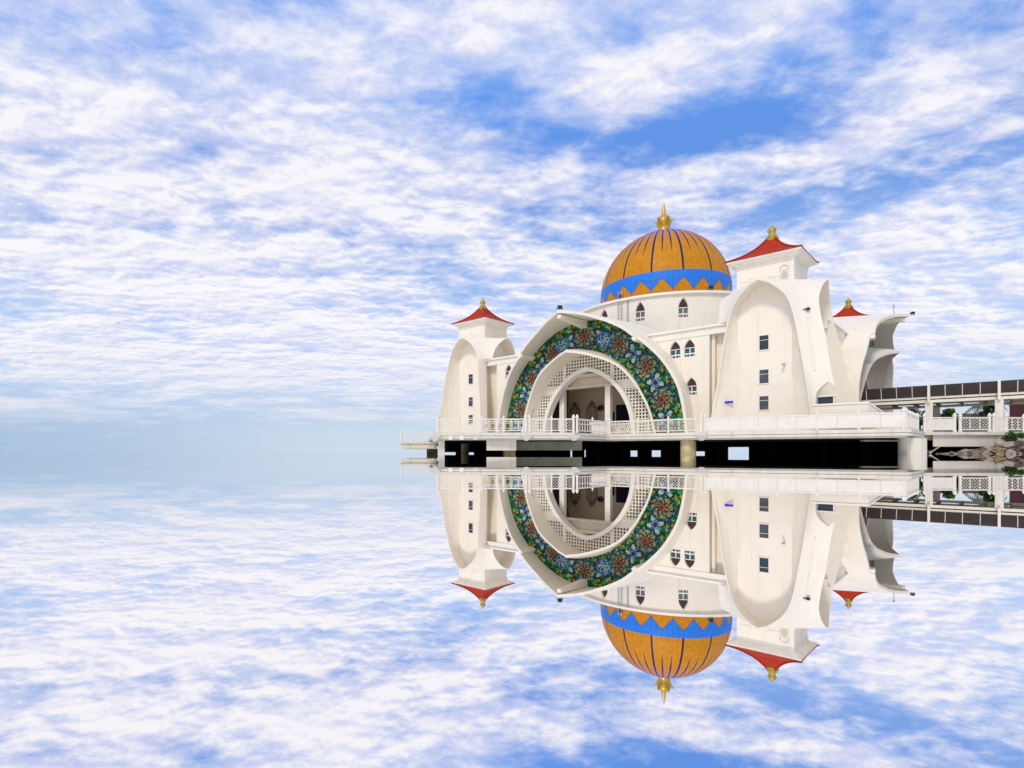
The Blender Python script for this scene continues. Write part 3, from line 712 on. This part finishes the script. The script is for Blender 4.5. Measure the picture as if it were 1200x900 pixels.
# -- towers
TZ = [1.5, 3, 5.6, 8, 9.5, 10.5, 11, 11.5, 12, 12.3, 12.5]
TW = [3.32, 3.18, 2.85, 2.5, 2.25, 2.0, 1.80, 1.48, .96, .54, 0]
TT = [3.1, 3.1, 3.1, 3.2, 3.15, 3.15, 3.2, 3.3, 3.42, 3.52, 3.6]
TC = [3.3, 3.2, 2.95, 2.7, 2.5, 2.33, 2.22, 2.1, 2.0, 1.95, 1.93]
def tower(c, dT, label, right=False, flat=()):
    root = empty('tower', (c[0], c[1], 0), parent=mosque, label=label)
    zs = [1.5 + 11.0 * (1 - (1 - i / 44) ** 1.7) for i in range(45)]
    rings = []
    for z in zs:
        w_, t_, cc = pchip(TZ, TW, z), pchip(TZ, TT, z), pchip(TZ, TC, z); wi = min(w_ * .92, 1.78); ring = []
        for k in range(4):
            tt = [t_ + dT[k] * ((12.5 - z) / 11) ** 1.2 * 1.0, t_ + dT[(k + 1) % 4] * ((12.5 - z) / 11) ** 1.2]
            Rm = Matrix.Rotation(k * math.pi / 2, 3, 'Z'); fl = max(0, min(1, (10.05 - z) / .3)); k2 = (k + 1) % 4
            for q_, kk in ((0, k), (1, k2)):
                if kk in flat: tt[q_] = tt[q_] * (1 - fl) + (w_ + .12) * fl
            ta, tb = tt; c_a = c_b = cc + (dT[k] + dT[k2]) * .22 * (12.5 - z) / 11
            if k in flat: c_b = c_b * (1 - fl) + (w_ + .10) * fl
            if k2 in flat: c_a = c_a * (1 - fl) + (w_ + .10) * fl
            pts = [(-wi, -2.0), (wi, -2.0)]
            for a in (.12, .25, .4, .55, .7, .85):
                pts.append((wi + (w_ - .10 - wi) * (1 - (1 - a) ** 1.5) if w_ > .15 else wi * (1 - a), -2.0 - (ta - .12 - 2.0) * a))
            pts += [(max(w_ - .10, 0), -ta + .10), (max(w_ - .07, 0), -ta)]
            for i in range(9):
                s = i / 8; b0, b1, b2 = (1 - s) ** 2, 2 * s * (1 - s), s * s
                pts.append((b0 * w_ + b1 * c_a + b2 * tb, -(b0 * ta + b1 * c_b + b2 * w_)))
            pts += [(tb, -max(w_ - .07, 0)), (tb - .10, -max(w_ - .10, 0))]
            for a in (.85, .7, .55, .4, .25, .12):
                pts.append((2.0 + (tb - .12 - 2.0) * a, -(wi + (w_ - .10 - wi) * (1 - (1 - a) ** 1.5) if w_ > .15 else wi * (1 - a))))
            for x, y in pts:
                v = Rm @ Vector((x, y, 0)); ring.append((v.x, v.y, z))
        rings.append(ring)
    m_ = MB(); m_.smooth = True; m_.loft(rings); body = m_.build('shaft', M['plaster'], root); 
    if right:      # arched porch cut into the near corner of this tower
        Tm = Matrix.Translation((4.12, -3.6, 2.45)) @ Matrix.Rotation(R(-4), 4, 'Z'); cu = MB(); o_ = pointed(1.3, 2.4, .6)
        cu.loft([[Tm @ Vector((x, -1.5, z)) for x, z in o_], [Tm @ Vector((x, .85, z)) for x, z in o_]]); cut(body, cu)
    autosmooth(body, 33)
    m_ = MB(); e = 1.9
    m_.box(-e, e, -e, e, 10.0, 14.2); m_.box(-e - .06, e + .06, -e - .06, e + .06, 13.95, 14.2)
    m_.build('lantern', M['plaster'], root)
    m_ = MB()   # relief mouldings on the lantern
    for k in range(4):
        T4 = Matrix.Rotation(k * math.pi / 2, 4, 'Z')
        for x0, x1, z in ((-1.7, -1.0, 12.95), (-.8, .1, 12.75), (.3, 1.0, 12.95), (-1.0, -.8, 13.1), (.1, .3, 13.1)): m_.box(x0, x1, -e - .04, -e + .02, z, z + .06, T4)
        for x in (-.8, .1): m_.bar(T4 @ Vector((x, -e - .03, 12.78)), T4 @ Vector((x + (.25 if x > 0 else -.25), -e - .03, 13.0)), .06)
    m_.build('relief', M['white'], root)
    e2 = 2.46; m_ = MB()
    m_.loft([[(x * 1.97, y * 1.97, 14.18) for x, y in ((-1, -1), (1, -1), (1, 1), (-1, 1))], [(x * (e2 - .12), y * (e2 - .12), 14.42) for x, y in ((-1, -1), (1, -1), (1, 1), (-1, 1))]])
    for k in range(4):
        T4 = Matrix.Rotation(k * math.pi / 2, 4, 'Z')
        for i in range(-6, 7): x = i * .3; m_.bar(T4 @ Vector((x * .8, -2.0, 14.19)), T4 @ Vector((x * 1.1, -e2 + .14, 14.41)), .05, .03)
    m_.box(-e2, e2, -e2, e2, 14.423, 14.56); m_.build('eave', M['white'], root)
    m_ = MB(); m_.smooth = True; rr = []
    for i in range(15):
        s = i / 14; r_ = (e2 + .07) * ((1 - s) ** 1.0 * .62 + (1 - s) ** 2.6 * .38) + .28 * s; z = 14.565 + 1.82 * (s ** 1.1); q = []
        for k in range(4):
            T4 = Matrix.Rotation(k * math.pi / 2, 3, 'Z')
            for j in range(6):
                u_ = -1 + j / 3; bow = .03 * (1 - s) * (1 - u_ * u_); v = T4 @ Vector((u_ * r_, -r_ + bow * .6, z - bow * .9 * (1 - s))); q.append(tuple(v))
        rr.append(q)
    m_.loft(rr); rf = m_.build('roof', M['red'], root); autosmooth(rf, 40)
    for k in range(4):
        m_ = MB(); L_ = [Vector(q[k * 6]) + Vector((0, 0, .03)) for q in rr]
        def sq(p, r_): return [(p.x + a * r_, p.y + b * r_, p.z + c_ * r_) for a, b, c_ in ((-1, 1, 0) if p.x * p.y > 0 else (1, 1, 0), (0, 0, 1), (1, -1, 0) if p.x * p.y > 0 else (-1, -1, 0), (0, 0, -1))]
        m_.loft([sq(p, .055) for p in L_]); m_.build('roof_hip', M['ridge'], root)
    m_ = MB(); m_.smooth = True; m_.lathe([(.42, 16.2), (.46, 16.42), (.34, 16.47), (.36, 16.6)], seg=14); o_ = m_.build('finial_collar', M['goldgreen'], root); autosmooth(o_)
    finial(root, (0, 0, 16.55), .33, M['goldgreen'], tall=.85)
    for k in (0, 1, 2, 3):
        T4 = Matrix.Rotation(k * math.pi / 2, 4, 'Z')
        for z, h_ in ((8.2, 1.05), (5.7, 1.0), (3.75, 1.0)):
            m_ = MB(); T5 = T4 @ Matrix.Translation((0, -2.0, z))
            m_.cur = 0
            for a in ((-.36, -.30, -.05, .05, -h_ / 2, h_ / 2), (.30, .36, -.05, .05, -h_ / 2, h_ / 2), (-.36, .36, -.05, .05, h_ / 2, h_ / 2 + .06), (-.38, .38, -.07, .05, -h_ / 2 - .06, -h_ / 2)): m_.box(*a, T5)
            m_.box(-.30, .30, -.035, .0, h_ * .16, h_ * .16 + .03, T5)
            m_.cur = 1; m_.box(-.30, .30, -.025, .02, -h_ / 2, h_ / 2, T5)
            m_.build('window', [M['white'], M['glassdark'] if z > 8 else M['glassdim']], root)
    return root
tl = tower((-14.4, -14.4), (1.2, 0, 0, .9), 'smaller looking far left tower with red roof', flat=(1, 2))
tr = tower((14.62, -14.4), (0, 2.1, 0, 0), 'largest nearest tower with red roof and arched niches', right=True, flat=(2, 3))
tower((14.4 + .3, 14.4), (0, 0, 0, 0), 'rear right tower of which only the red roof shows', flat=(0, 3))
tower((-14.4, 14.4), (0, 0, 0, 0), 'rear tower hidden behind the dome')
# porch door inside the near tower's corner arch
mb = MB(); Tm = Matrix.Translation((4.12, -3.6, 2.45)) @ Matrix.Rotation(R(-4), 4, 'Z'); mb.box(-.63, .25, .74, .80, .0, 1.4, Tm)
mb.build('door', M['glassdark'], tr)
mb = MB(); mb.box(-.63, .63, .62, .80, 1.41, 1.50, Tm); mb.box(.26, .34, .62, .80, 0, 1.40, Tm); mb.build('door_frame', M['white'], tr)
# downpipe on the near tower and the small fittings of the walls
def pier_pt(z, s, dta, dtb):
    w_, t_, cc = pchip(TZ, TW, z), pchip(TZ, TT, z), pchip(TZ, TC, z); ta, tb = t_ + dta * ((12.5 - z) / 11) ** 1.2, t_ + dtb * ((12.5 - z) / 11) ** 1.2
    c_ = cc + (dta + dtb) * .22 * (12.5 - z) / 11; b0, b1, b2 = (1 - s) ** 2, 2 * s * (1 - s), s * s
    return Vector((b0 * w_ + b1 * c_ + b2 * tb, -(b0 * ta + b1 * c_ + b2 * w_), z))
mb = MB(); PP = [pier_pt(z, .50, 0, 2.1) + Vector((.03, -.03, 0)) for z in np.arange(9.9, 5.4, -.3)]
for p, q in zip(PP, PP[1:]): mb.bar(p, q, .09)
mb.build('downpipe', M['white'], tr)

# -- ladder and pipe on the drum
def drum_pt(deg, r_, z): a = R(deg); return Vector((r_ * math.cos(a), r_ * math.sin(a), z))
mb = MB()
for dg in (-91.2, -89.0): mb.bar(drum_pt(dg, 10.2, 10.6), drum_pt(dg, 10.2, 16.2), .05)
for z in np.arange(10.8, 16.1, .33): mb.bar(drum_pt(-91.2, 10.2, z), drum_pt(-89, 10.2, z), .035)
mb.build('roof_ladder', M['steel'], mosque)
mb = MB(); mb.bar(drum_pt(-85.8, 10.08, 10.6), drum_pt(-85.8, 10.08, 15.3), .10); mb.bar(drum_pt(-30, 10.06, 10.4), drum_pt(-30, 10.06, 15.3), .09); mb.build('drain_pipe', M['steel'], mosque)

# ------------------------------------------------------------------ fittings that are things of their own
def to_world(p): a = ROT; return Vector((CEN[0] + p[0] * math.cos(a) - p[1] * math.sin(a), CEN[1] + p[0] * math.sin(a) + p[1] * math.cos(a), p[2]))
def floodlight(p, s, label, rz=0):
    r_ = empty('floodlight', to_world(p), rz, label=label, cat='floodlight', group='black floodlights on the mosque')
    m_ = MB(); m_.loft([[(x * .26 * s, -.22 * s, .32 * s + z * .2 * s) for x, z in ((-1, -1), (1, -1), (1, 1), (-1, 1))], [(x * .14 * s, .22 * s, .32 * s + z * .12 * s) for x, z in ((-1, -1), (1, -1), (1, 1), (-1, 1))]])
    m_.build('lamp_housing', M['black'], r_)
    m_ = MB(); m_.bar((-.3 * s, 0, 0), (-.3 * s, 0, .35 * s), .05 * s); m_.bar((.3 * s, 0, 0), (.3 * s, 0, .35 * s), .05 * s); m_.bar((-.3 * s, 0, .03 * s), (.3 * s, 0, .03 * s), .06 * s); m_.build('mounting_bracket', M['black'], r_)
floodlight((0, -21.0, 12.36), .8, 'black floodlight on the tip of the great arch hood')
floodlight(drum_pt(-90, 10.1, 15.5), .7, 'black floodlight on the drum rim beside the ladder')
floodlight(drum_pt(-42.5, 10.1, 15.5), .75, 'black floodlight on the drum rim right of the dome centre')
floodlight((12.6, -14.9, 12.5), .8, 'black floodlight on the left shoulder of the large near tower')
floodlight((21.5, .3, 11.9), .55, 'black floodlight at the tip of the right hand hood')
an = empty('antenna', to_world((20.3, 0, 12.1)), label='thin antenna mast on the right hand hood', cat='antenna')
mb = MB(); mb.tube((0, 0, 0), (0, 0, .9), .035, 6); mb.build('mast', M['steel'], an); mb = MB(); mb.lathe([(.03, .62), (.09, .66), (.09, .76), (.03, .8)], seg=8); mb.build('sensor', M['steel'], an)
lp = empty('wall_lamp', to_world(Vector((14.62, -14.4, 0)) + pier_pt(9.9, .5, 0, 2.1)), R(45), label='black wall lamp above the downpipe of the near tower', cat='wall lamp')
mb = MB(); mb.smooth = True; mb.lathe([(.04, 0), (.13, .04), (.12, .15), (.04, .22)], (0, -.22, .05), 12); mb.build('lamp_shade', M['black'], lp)
mb = MB(); mb.bar((0, .2, .1), (0, -.24, .24), .06); mb.build('lamp_arm', M['black'], lp)
sp = empty('horn_loudspeaker', to_world((14.65 + 1.35, -14.4 - 1.92, 13.25)), ROT, label='round white horn loudspeaker under the near tower roof', cat='loudspeaker')
Tm = Matrix.Rotation(R(90), 4, 'X')
mb = MB(); mb.smooth = True; mb.lathe([(.10, 0), (.12, .2), (.25, .4), (.28, .42), (.22, .38), (.05, .25)], seg=20, T=Tm); mb.build('horn', M['white'], sp)
mb = MB(); mb.lathe([(.10, .28), (.10, .5), (.02, .55)], seg=12, T=Tm); mb.build('driver', M['white'], sp)
sg = empty('wall_sign', to_world((14.65 - 2.35, -14.4 - 2.12, 3.9)), ROT, label='small plain blue sign on the near tower wall', cat='sign')
mb = MB(); mb.box(-.3, .35, -.45, -.40, -.07, .10); mb.build('sign_plate', M['signblue'], sg)
mb = MB(); mb.box(-.2, -.14, -.40, .6, -.03, .03); mb.box(.2, .26, -.40, .6, -.03, .03); mb.build('sign_bracket', M['steel'], sg)
cm = empty('security_camera', to_world((14.75 + 1.2, -14.4 - 2.0, 6.4)), ROT, label='small security camera in the niche of the near tower', cat='camera')
mb = MB(); mb.box(-.06, .06, -.5, -.1, -.06, .06); mb.build('camera_body', M['steel'], cm); mb = MB(); mb.bar((0, 0, .1), (0, -.3, .05), .05); mb.build('camera_arm', M['black'], cm)

# ------------------------------------------------------------------ plinth and stair wall right of the near tower
pw = empty('plinth_wall', (0, 0, 0), label='low cream parapet wall stepping down between near tower and footbridge', cat='wall')
pts = [(*W(951, 36.9), 3.12), (*W(1017, 34.95), 3.12), (*W(1040, 35.3), 2.32), (*W(1066, 34.95), 2.32)]
m1, m2 = MB(), MB()
for (x0, y0, z0), (x1, y1, z1) in zip(pts, pts[1:]):
    dn = Vector((x1 - x0, y1 - y0)).normalized(); nn = Vector((-dn.y, dn.x)) * .2
    m1.loft([[(x0, y0, 1.5), (x0 + nn.x, y0 + nn.y, 1.5), (x0 + nn.x, y0 + nn.y, z0), (x0, y0, z0)], [(x1, y1, 1.5), (x1 + nn.x, y1 + nn.y, 1.5), (x1 + nn.x, y1 + nn.y, z1), (x1, y1, z1)]])
    mm_ = nn * .35; m2.loft([[(x0 - mm_.x, y0 - mm_.y, z0), (x0 + nn.x * 1.3, y0 + nn.y * 1.3, z0 + .002), (x0 + nn.x * 1.3, y0 + nn.y * 1.3, z0 + .11), (x0 - mm_.x, y0 - mm_.y, z0 + .11)],
             [(x1 - mm_.x, y1 - mm_.y, z1), (x1 + nn.x * 1.3, y1 + nn.y * 1.3, z1 + .002), (x1 + nn.x * 1.3, y1 + nn.y * 1.3, z1 + .11), (x1 - mm_.x, y1 - mm_.y, z1 + .11)]])
m1.build('wall_panel', M['plaster'], pw); m2.build('coping', M['white'], pw)

# ------------------------------------------------------------------ footbridge to the shore
br = empty('footbridge', (0, 0, 0), label='cream concrete footbridge leading right from the deck to the rocky shore', cat='footbridge')
mb = MB(); mb.prism([(G[0] + .01, G[1]), (70, 38.2), (70, 60), (48.02, 56)], 1.28, ZD); mb.build('bridge_slab', M['deck'], br)
mb = MB(); mb.prism([(W(1092.5, 38.5)[0], 38.45), (70, 38.45), (70, 59.7), (49, 56)], .50, 1.276); mb.build('fascia_beam', M['deck'], br)
wbox(1083.5, 1093, 39.2, .3, .95, 1.27).build('drop_beam', M['deck'], br)
wbox(1083.5, 1093, 39.6, .3, .05, .25).build('drop_beam', M['olive'], br)
mb = MB(); mb.box(*(W(1092, 44)[0], 70), 45, 45.4, -.5, .5); mb.build('shade_backing_wall', M['dark'], br)  # added dark backing, as below; shade under the bridge put into its colour
wbox(1079, 1098, 41.5, .3, -.5, 1.27).build('shade_backing_wall', M['dark'], br)
mb = MB(); a = W(1101, 38.9); mb.bar((a[0] - .7, 38.9, .05), (a[0] + .6, 38.9, .9), .08); mb.build('brace', M['deck'], br)
railing([(G[0] + .25, G[1] + .25), (W(1119, 38.4)[0], 38.42)], 'cream solid panel railing at the start of the footbridge', style='solid', step=2.0, group='railings along the footbridge')
railing([(W(1125.5, 38.4)[0], 38.42), (W(1160, 38.4)[0], 38.42)], 'cream diagonal lattice railing between the two canopy columns', style='lattice', step=2.1, group='railings along the footbridge')
railing([(W(1165, 38.4)[0], 38.43), (W(1179, 38.4)[0], 38.43)], 'short cream solid panel railing in front of the second canopy column', style='solid', step=1.0, group='railings along the footbridge')
railing([(W(1180, 38.4)[0], 38.43), (W(1240, 38.4)[0], 38.43)], 'cream lattice railing at the right edge of the footbridge', style='lattice', step=1.2, group='railings along the footbridge')

can = empty('walkway_canopy', (*CEN, 0), ROT, label='covered walkway with brown fascia panels on cream columns over the footbridge', cat='canopy')
y0, y1 = -3.5, 3.3; x0, x1 = 22.9 - .9875 * 6, 22.9 + .9875 * 13; dk = MB(); 
mb = MB(); mb.box(x0, x1, y0 - .45, y1 + .45, 5.33, 5.40); mb.build('roof_deck', M['brown'], can)
for yy, sg_ in ((y0, -1), (y1, 1)):
    for i in range(19):
        a = x0 + i * .9875; b = a + .94; 
        mb = MB(); mb.loft([[(a, yy + sg_ * .12, 4.55), (b, yy + sg_ * .12, 4.55), (b, yy + sg_ * .22, 4.55), (a, yy + sg_ * .22, 4.55)], [(a, yy + sg_ * .40, 5.32), (b, yy + sg_ * .40, 5.32), (b, yy + sg_ * .5, 5.32), (a, yy + sg_ * .5, 5.32)]])
        mb.build('fascia_panel', M['brown'], can)
    mb = MB()
    for i in range(20): a = x0 + i * .9875 - .03; mb.bar((a, yy + sg_ * .2, 4.5), (a, yy + sg_ * .49, 5.33), .045, .045)
    mb.box(x0, x1, yy - .15, yy + .15, 4.36, 4.53); mb.box(x0, x1, yy - .12, yy + .12, 4.05, 4.27); mb.build('edge_beam', M['white'], can)
mb = MB()
for x in np.arange(x0 + .3, x1, 1.45): mb.box(x, x + .12, y0 + .12, y1 - .12, 4.1, 4.3)
mb.build('cross_beam', M['wood'], can)
for yy in (y0, y1):
    for x in (22.9, 26.85, 30.8, 34.75):
        mb = MB(); mb.box(x - .19, x + .19, yy - .27, yy + .21, 1.5, 4.04); mb.box(x - .34, x + .34, yy - .33, yy + .3, 1.5, 3.0) if 0 else None
        mb.box(x - .23, x + .23, yy - .33, yy - .273, 1.5, 4.0); mb.box(x - .08, x + .08, yy - .58 if yy < 0 else yy + .2, yy - .16 if yy < 0 else yy + .58, 4.0, 5.45)
        mb.build('column', M['white'], can)

# ------------------------------------------------------------------ shore behind and below the footbridge
mb = MB(); mb.smooth = True; gx, gy = 40, 24; ids = {}
def shore_h(x, y):
    d_ = min((x - .8 * y - 9.9) * .16, 1.0)
    return max(-.6, d_) + .12 * math.sin(x * 1.3) * math.cos(y * .9)
for i in range(gx + 1):
    for j in range(gy + 1):
        x, y = 36 + i * 3.0, 35.5 + j * 4.5; ids[i, j] = mb.add([(x, y, shore_h(x, y))])
for i in range(gx):
    for j in range(gy): mb.face((ids[i, j], ids[i + 1, j], ids[i + 1, j + 1], ids[i, j + 1]))
M['earth'] = mat('shore_earth', (.22, .18, .12), .95, var=.3, vscale=1, bump=.5)
mb.build('shore', M['earth'], kind='structure')
# boulders
def rock_mesh(k):
    rs = random.Random(100 + k); bm = bmesh.new(); bmesh.ops.create_icosphere(bm, subdivisions=3, radius=1)
    pl_ = [(Vector((rs.uniform(-1, 1), rs.uniform(-1, 1), rs.uniform(-1, 1))).normalized(), rs.uniform(.45, .8)) for _ in range(11)]
    for v in bm.verts:
        p = v.co.copy()
        for nn, dd in pl_:
            q = p.dot(nn)
            if q > dd: p -= nn * (q - dd) * .92
        v.co = p * (1 + .06 * math.sin(p.x * 9 + k) * math.cos(p.y * 8))
    me = bpy.data.meshes.new('boulder'); bm.to_mesh(me); bm.free(); me.materials.append(M['rock']); return me
RM = [rock_mesh(k) for k in range(6)]
def boulder(x, y, z, s, lab, group):
    o_ = bpy.data.objects.new('boulder', random.choice(RM)); C.objects.link(o_)
    o_.location = (x, y, z); o_.rotation_euler = (random.gauss(0, .28), random.gauss(0, .28), random.uniform(0, 6.3)); o_.scale = (s * random.uniform(1.0, 1.9), s * random.uniform(.8, 1.3), s * random.uniform(.4, .75))
    tag(o_, lab, 'boulder', group)
LB = 'rough grey brown boulder in the heap on the shore below the footbridge'
for i in range(228):
    px = 1098 + 120 * random.random() ** .8; Y = random.uniform(36.2, 38.2)
    top = max(.06, min(1.0, (px - 1110) / 95 * .95)) * random.random() ** .6
    x, y = W(px, Y); s = random.uniform(.08, .27) * (1 + (px - 1100) / 300)
    if px < 1112: s *= .6
    boulder(x, y, top - s * .45, s, LB, 'boulders on the shore')
for i in range(26):
    px = random.uniform(1010, 1056); Y = random.uniform(49, 52); x, y = W(px, Y); boulder(x, y, -.02, random.uniform(.12, .26), 'small rock on the waterline seen through the dark gap under the deck', 'rocks seen under the deck')
for px, Y, c_ in ((1171, 36.3, 'yellowish'),):
    x, y = W(px, Y); boulder(x, y, .30, .24, 'ochre yellow boulder low in the shore heap', None); C.objects[-1]
    o_ = [q for q in C.objects if q.get('label') == 'ochre yellow boulder low in the shore heap'][0]; o_.data = o_.data.copy(); o_.data.materials.clear(); o_.data.materials.append(mat('ochre_rock', (.30, .19, .04), .9, var=.5, vscale=4)); 

# ------------------------------------------------------------------ vegetation
def leaf_clump(m_, c, r_, cnt, sz, rs, flat=1.0):
    for _ in range(cnt):
        v = Vector((rs.gauss(0, 1), rs.gauss(0, 1), rs.gauss(0, 1))).normalized() * r_ * rs.uniform(.35, 1.0); v.z *= flat
        p = Vector(c) + v; a = Vector((rs.uniform(-1, 1), rs.uniform(-1, 1), rs.uniform(-.6, .9))).normalized(); b = a.cross(Vector((rs.uniform(-1, 1), rs.uniform(-1, 1), 1))).normalized()
        s = sz * rs.uniform(.6, 1.3); i = m_.add([p - a * s, p + b * s * .45, p + a * s, p - b * s * .45]); m_.cur = 0 if rs.random() < .6 else 1; m_.face((i, i + 1, i + 2, i + 3))
def bush(name, loc, r_, h, label, cat, seed, cnt=900, sz=.12, mats=('leaf2', 'leaf'), trunk=0.3):
    rs = random.Random(seed); root = empty(name, loc, label=label, cat=cat)
    m_ = MB()
    for k in range(9):
        a = rs.uniform(0, 6.3); rr = r_ * rs.uniform(0, .75); leaf_clump(m_, (rr * math.cos(a), rr * math.sin(a), trunk + (h - trunk) * rs.uniform(.25, .85)), r_ * rs.uniform(.3, .5), cnt // 9, sz, rs, .8)
    m_.build('crown', [M[q] for q in mats], root)
    m_ = MB()
    m_.loft([[(.06 * r_ * x, .06 * r_ * y, -.2) for x, y in ((-1, -1), (1, -1), (1, 1), (-1, 1))], [(.03 * r_ * x, .03 * r_ * y, h * .6) for x, y in ((-1, -1), (1, -1), (1, 1), (-1, 1))]])
    for k in range(5):
        a = k * 1.26; m_.bar((0, 0, h * .25), (r_ * .6 * math.cos(a), r_ * .6 * math.sin(a), h * .65), .04 * r_)
    m_.build('trunk', M['bark'], root)
x, y = W(1187, 36.6); bush('shrub', (x, y, .72), .62, .62, 'bright green shrub growing on the rocks below the footbridge', 'shrub', 3, 1500, .07, trunk=.05)
def palm(loc, h, label, seed, group='palms behind the footbridge'):
    rs = random.Random(seed); root = empty('palm_tree', loc, label=label, cat='palm tree', group=group)
    m_ = MB(); m_.smooth = True; m_.lathe([(.22, -.5), (.16, h * .5), (.13, h)], seg=8); m_.build('trunk', M['bark'], root)
    m_ = MB()
    for k in range(16):
        a = k * 2.4; up = rs.uniform(.1, 1.0); L = rs.uniform(1.8, 2.6); prev = Vector((0, 0, h))
        for s in range(1, 9):
            t = s / 8; p = Vector((math.cos(a) * L * t, math.sin(a) * L * t, h + up * L * t - L * .95 * t * t)); side = Vector((-math.sin(a), math.cos(a), 0))
            for sg_ in (-1, 1):
                for q in (0, .5):
                    b = prev.lerp(p, q); ln = .75 * math.sin(math.pi * min(.95, t * .9 + .08)); tip = b + side * sg_ * ln * .8 + (p - prev) * .9 - Vector((0, 0, ln * .45)); i = m_.add([b, b + (p - prev) * .4, tip]); m_.cur = rs.randint(0, 1); m_.face((i, i + 1, i + 2))
            prev = p
    m_.build('crown', [M['leaf'], M['leaf2']], root)
palm((*W(1154, 60), 1.2), 4.1, 'palm with drooping dark fronds left of the second canopy column', 5)
palm((*W(1137, 74), 1.2), 3.4, 'small dark palm behind the lattice railing', 6)
for i, (px, Y, r_, h, lb) in enumerate([(1078, 60, 1.6, 4.0, 'dark green tree behind the first canopy column'), (1109, 58, 1.1, 3.9, 'round dark green tree right of the first canopy column'), (1150, 66, 1.2, 4.2, 'dense tree beside the drooping palm'),
                                    (1160, 58, 1.0, 4.3, 'dark tree hard against the second canopy column')]):
    x, y = W(px, Y); bush('tree', (x, y, 1.1), r_, h, lb, 'tree', 20 + i, 1500, .22, ('leaf', 'leaf2'), trunk=.6)

for px, Y, lb in ((1128, 47, 'dark low bush behind the lattice railing nearest the first canopy column'), (1140, 46.5, 'dark low bush behind the lattice railing beside the second canopy column'), (1184, 46, 'dark low bush behind the last lattice railing'), (1112, 48, 'dark low bush just behind the solid bridge railing')):
    x, y = W(px, Y); bush('bush', (x, y, 1.35), .75, 1.35, lb, 'bush', int(px), 1100, .13, ('leaf', 'leaf'), trunk=.1)
# background pavilion and shore building
pv = empty('pavilion', (*W(1130, 84), 1.2), label='low pavilion with dark red roof on posts far behind the footbridge', cat='pavilion')
mb = MB(); mb.loft([[(-6, -3, 3.6), (6, -3, 3.6), (6, 3, 3.6), (-6, 3, 3.6)], [(-4, -.5, 4.7), (4, -.5, 4.7), (4, .5, 4.7), (-4, .5, 4.7)]]); mb.build('roof', M['maroon'], pv)
for x in (-5.5, -1.8, 1.8, 5.5): mb = MB(); mb.box(x - .15, x + .15, -2.8, -2.5, -1, 3.6); mb.build('post', M['wood'], pv)
mb = MB(); mb.box(-5.6, 5.6, .5, .8, -1, 2.6); mb.build('back_wall', M['wood'], pv)
hb = empty('gatehouse', (*W(1216, 56), 1.3), label='maroon walled gatehouse with cream trim at the right end of the footbridge', cat='building')
mb = MB(); mb.box(-3.2, 6, -2, -.4, -1, 4.4); wl = mb.build('wall', M['maroon'], hb)
mb = MB(); mb.box(-3.3, 6.2, -2.3, .2, 4.41, 4.7); mb.build('roof', M['wood'], hb)
for x in (-3.0, -1.2, .6):
    m_ = MB(); m_.box(x - .1, x + 1.5, -2.09, -2.003, 2.7, 3.9); f_ = m_.build('window', M['white'], hb); m_ = MB(); m_.box(x, x + .66, -2.12, -2.093, 2.8, 3.8); m_.box(x + .74, x + 1.4, -2.12, -2.093, 2.8, 3.8); m_.build('pane', M['glassdark'], f_)
mb = MB(); mb.box(-.35, .0, -2.25, -2.003, -1, 4.4); mb.box(-3.2, 6, -2.2, -2.003, 2.05, 2.35); mb.build('trim', M['white'], hb)
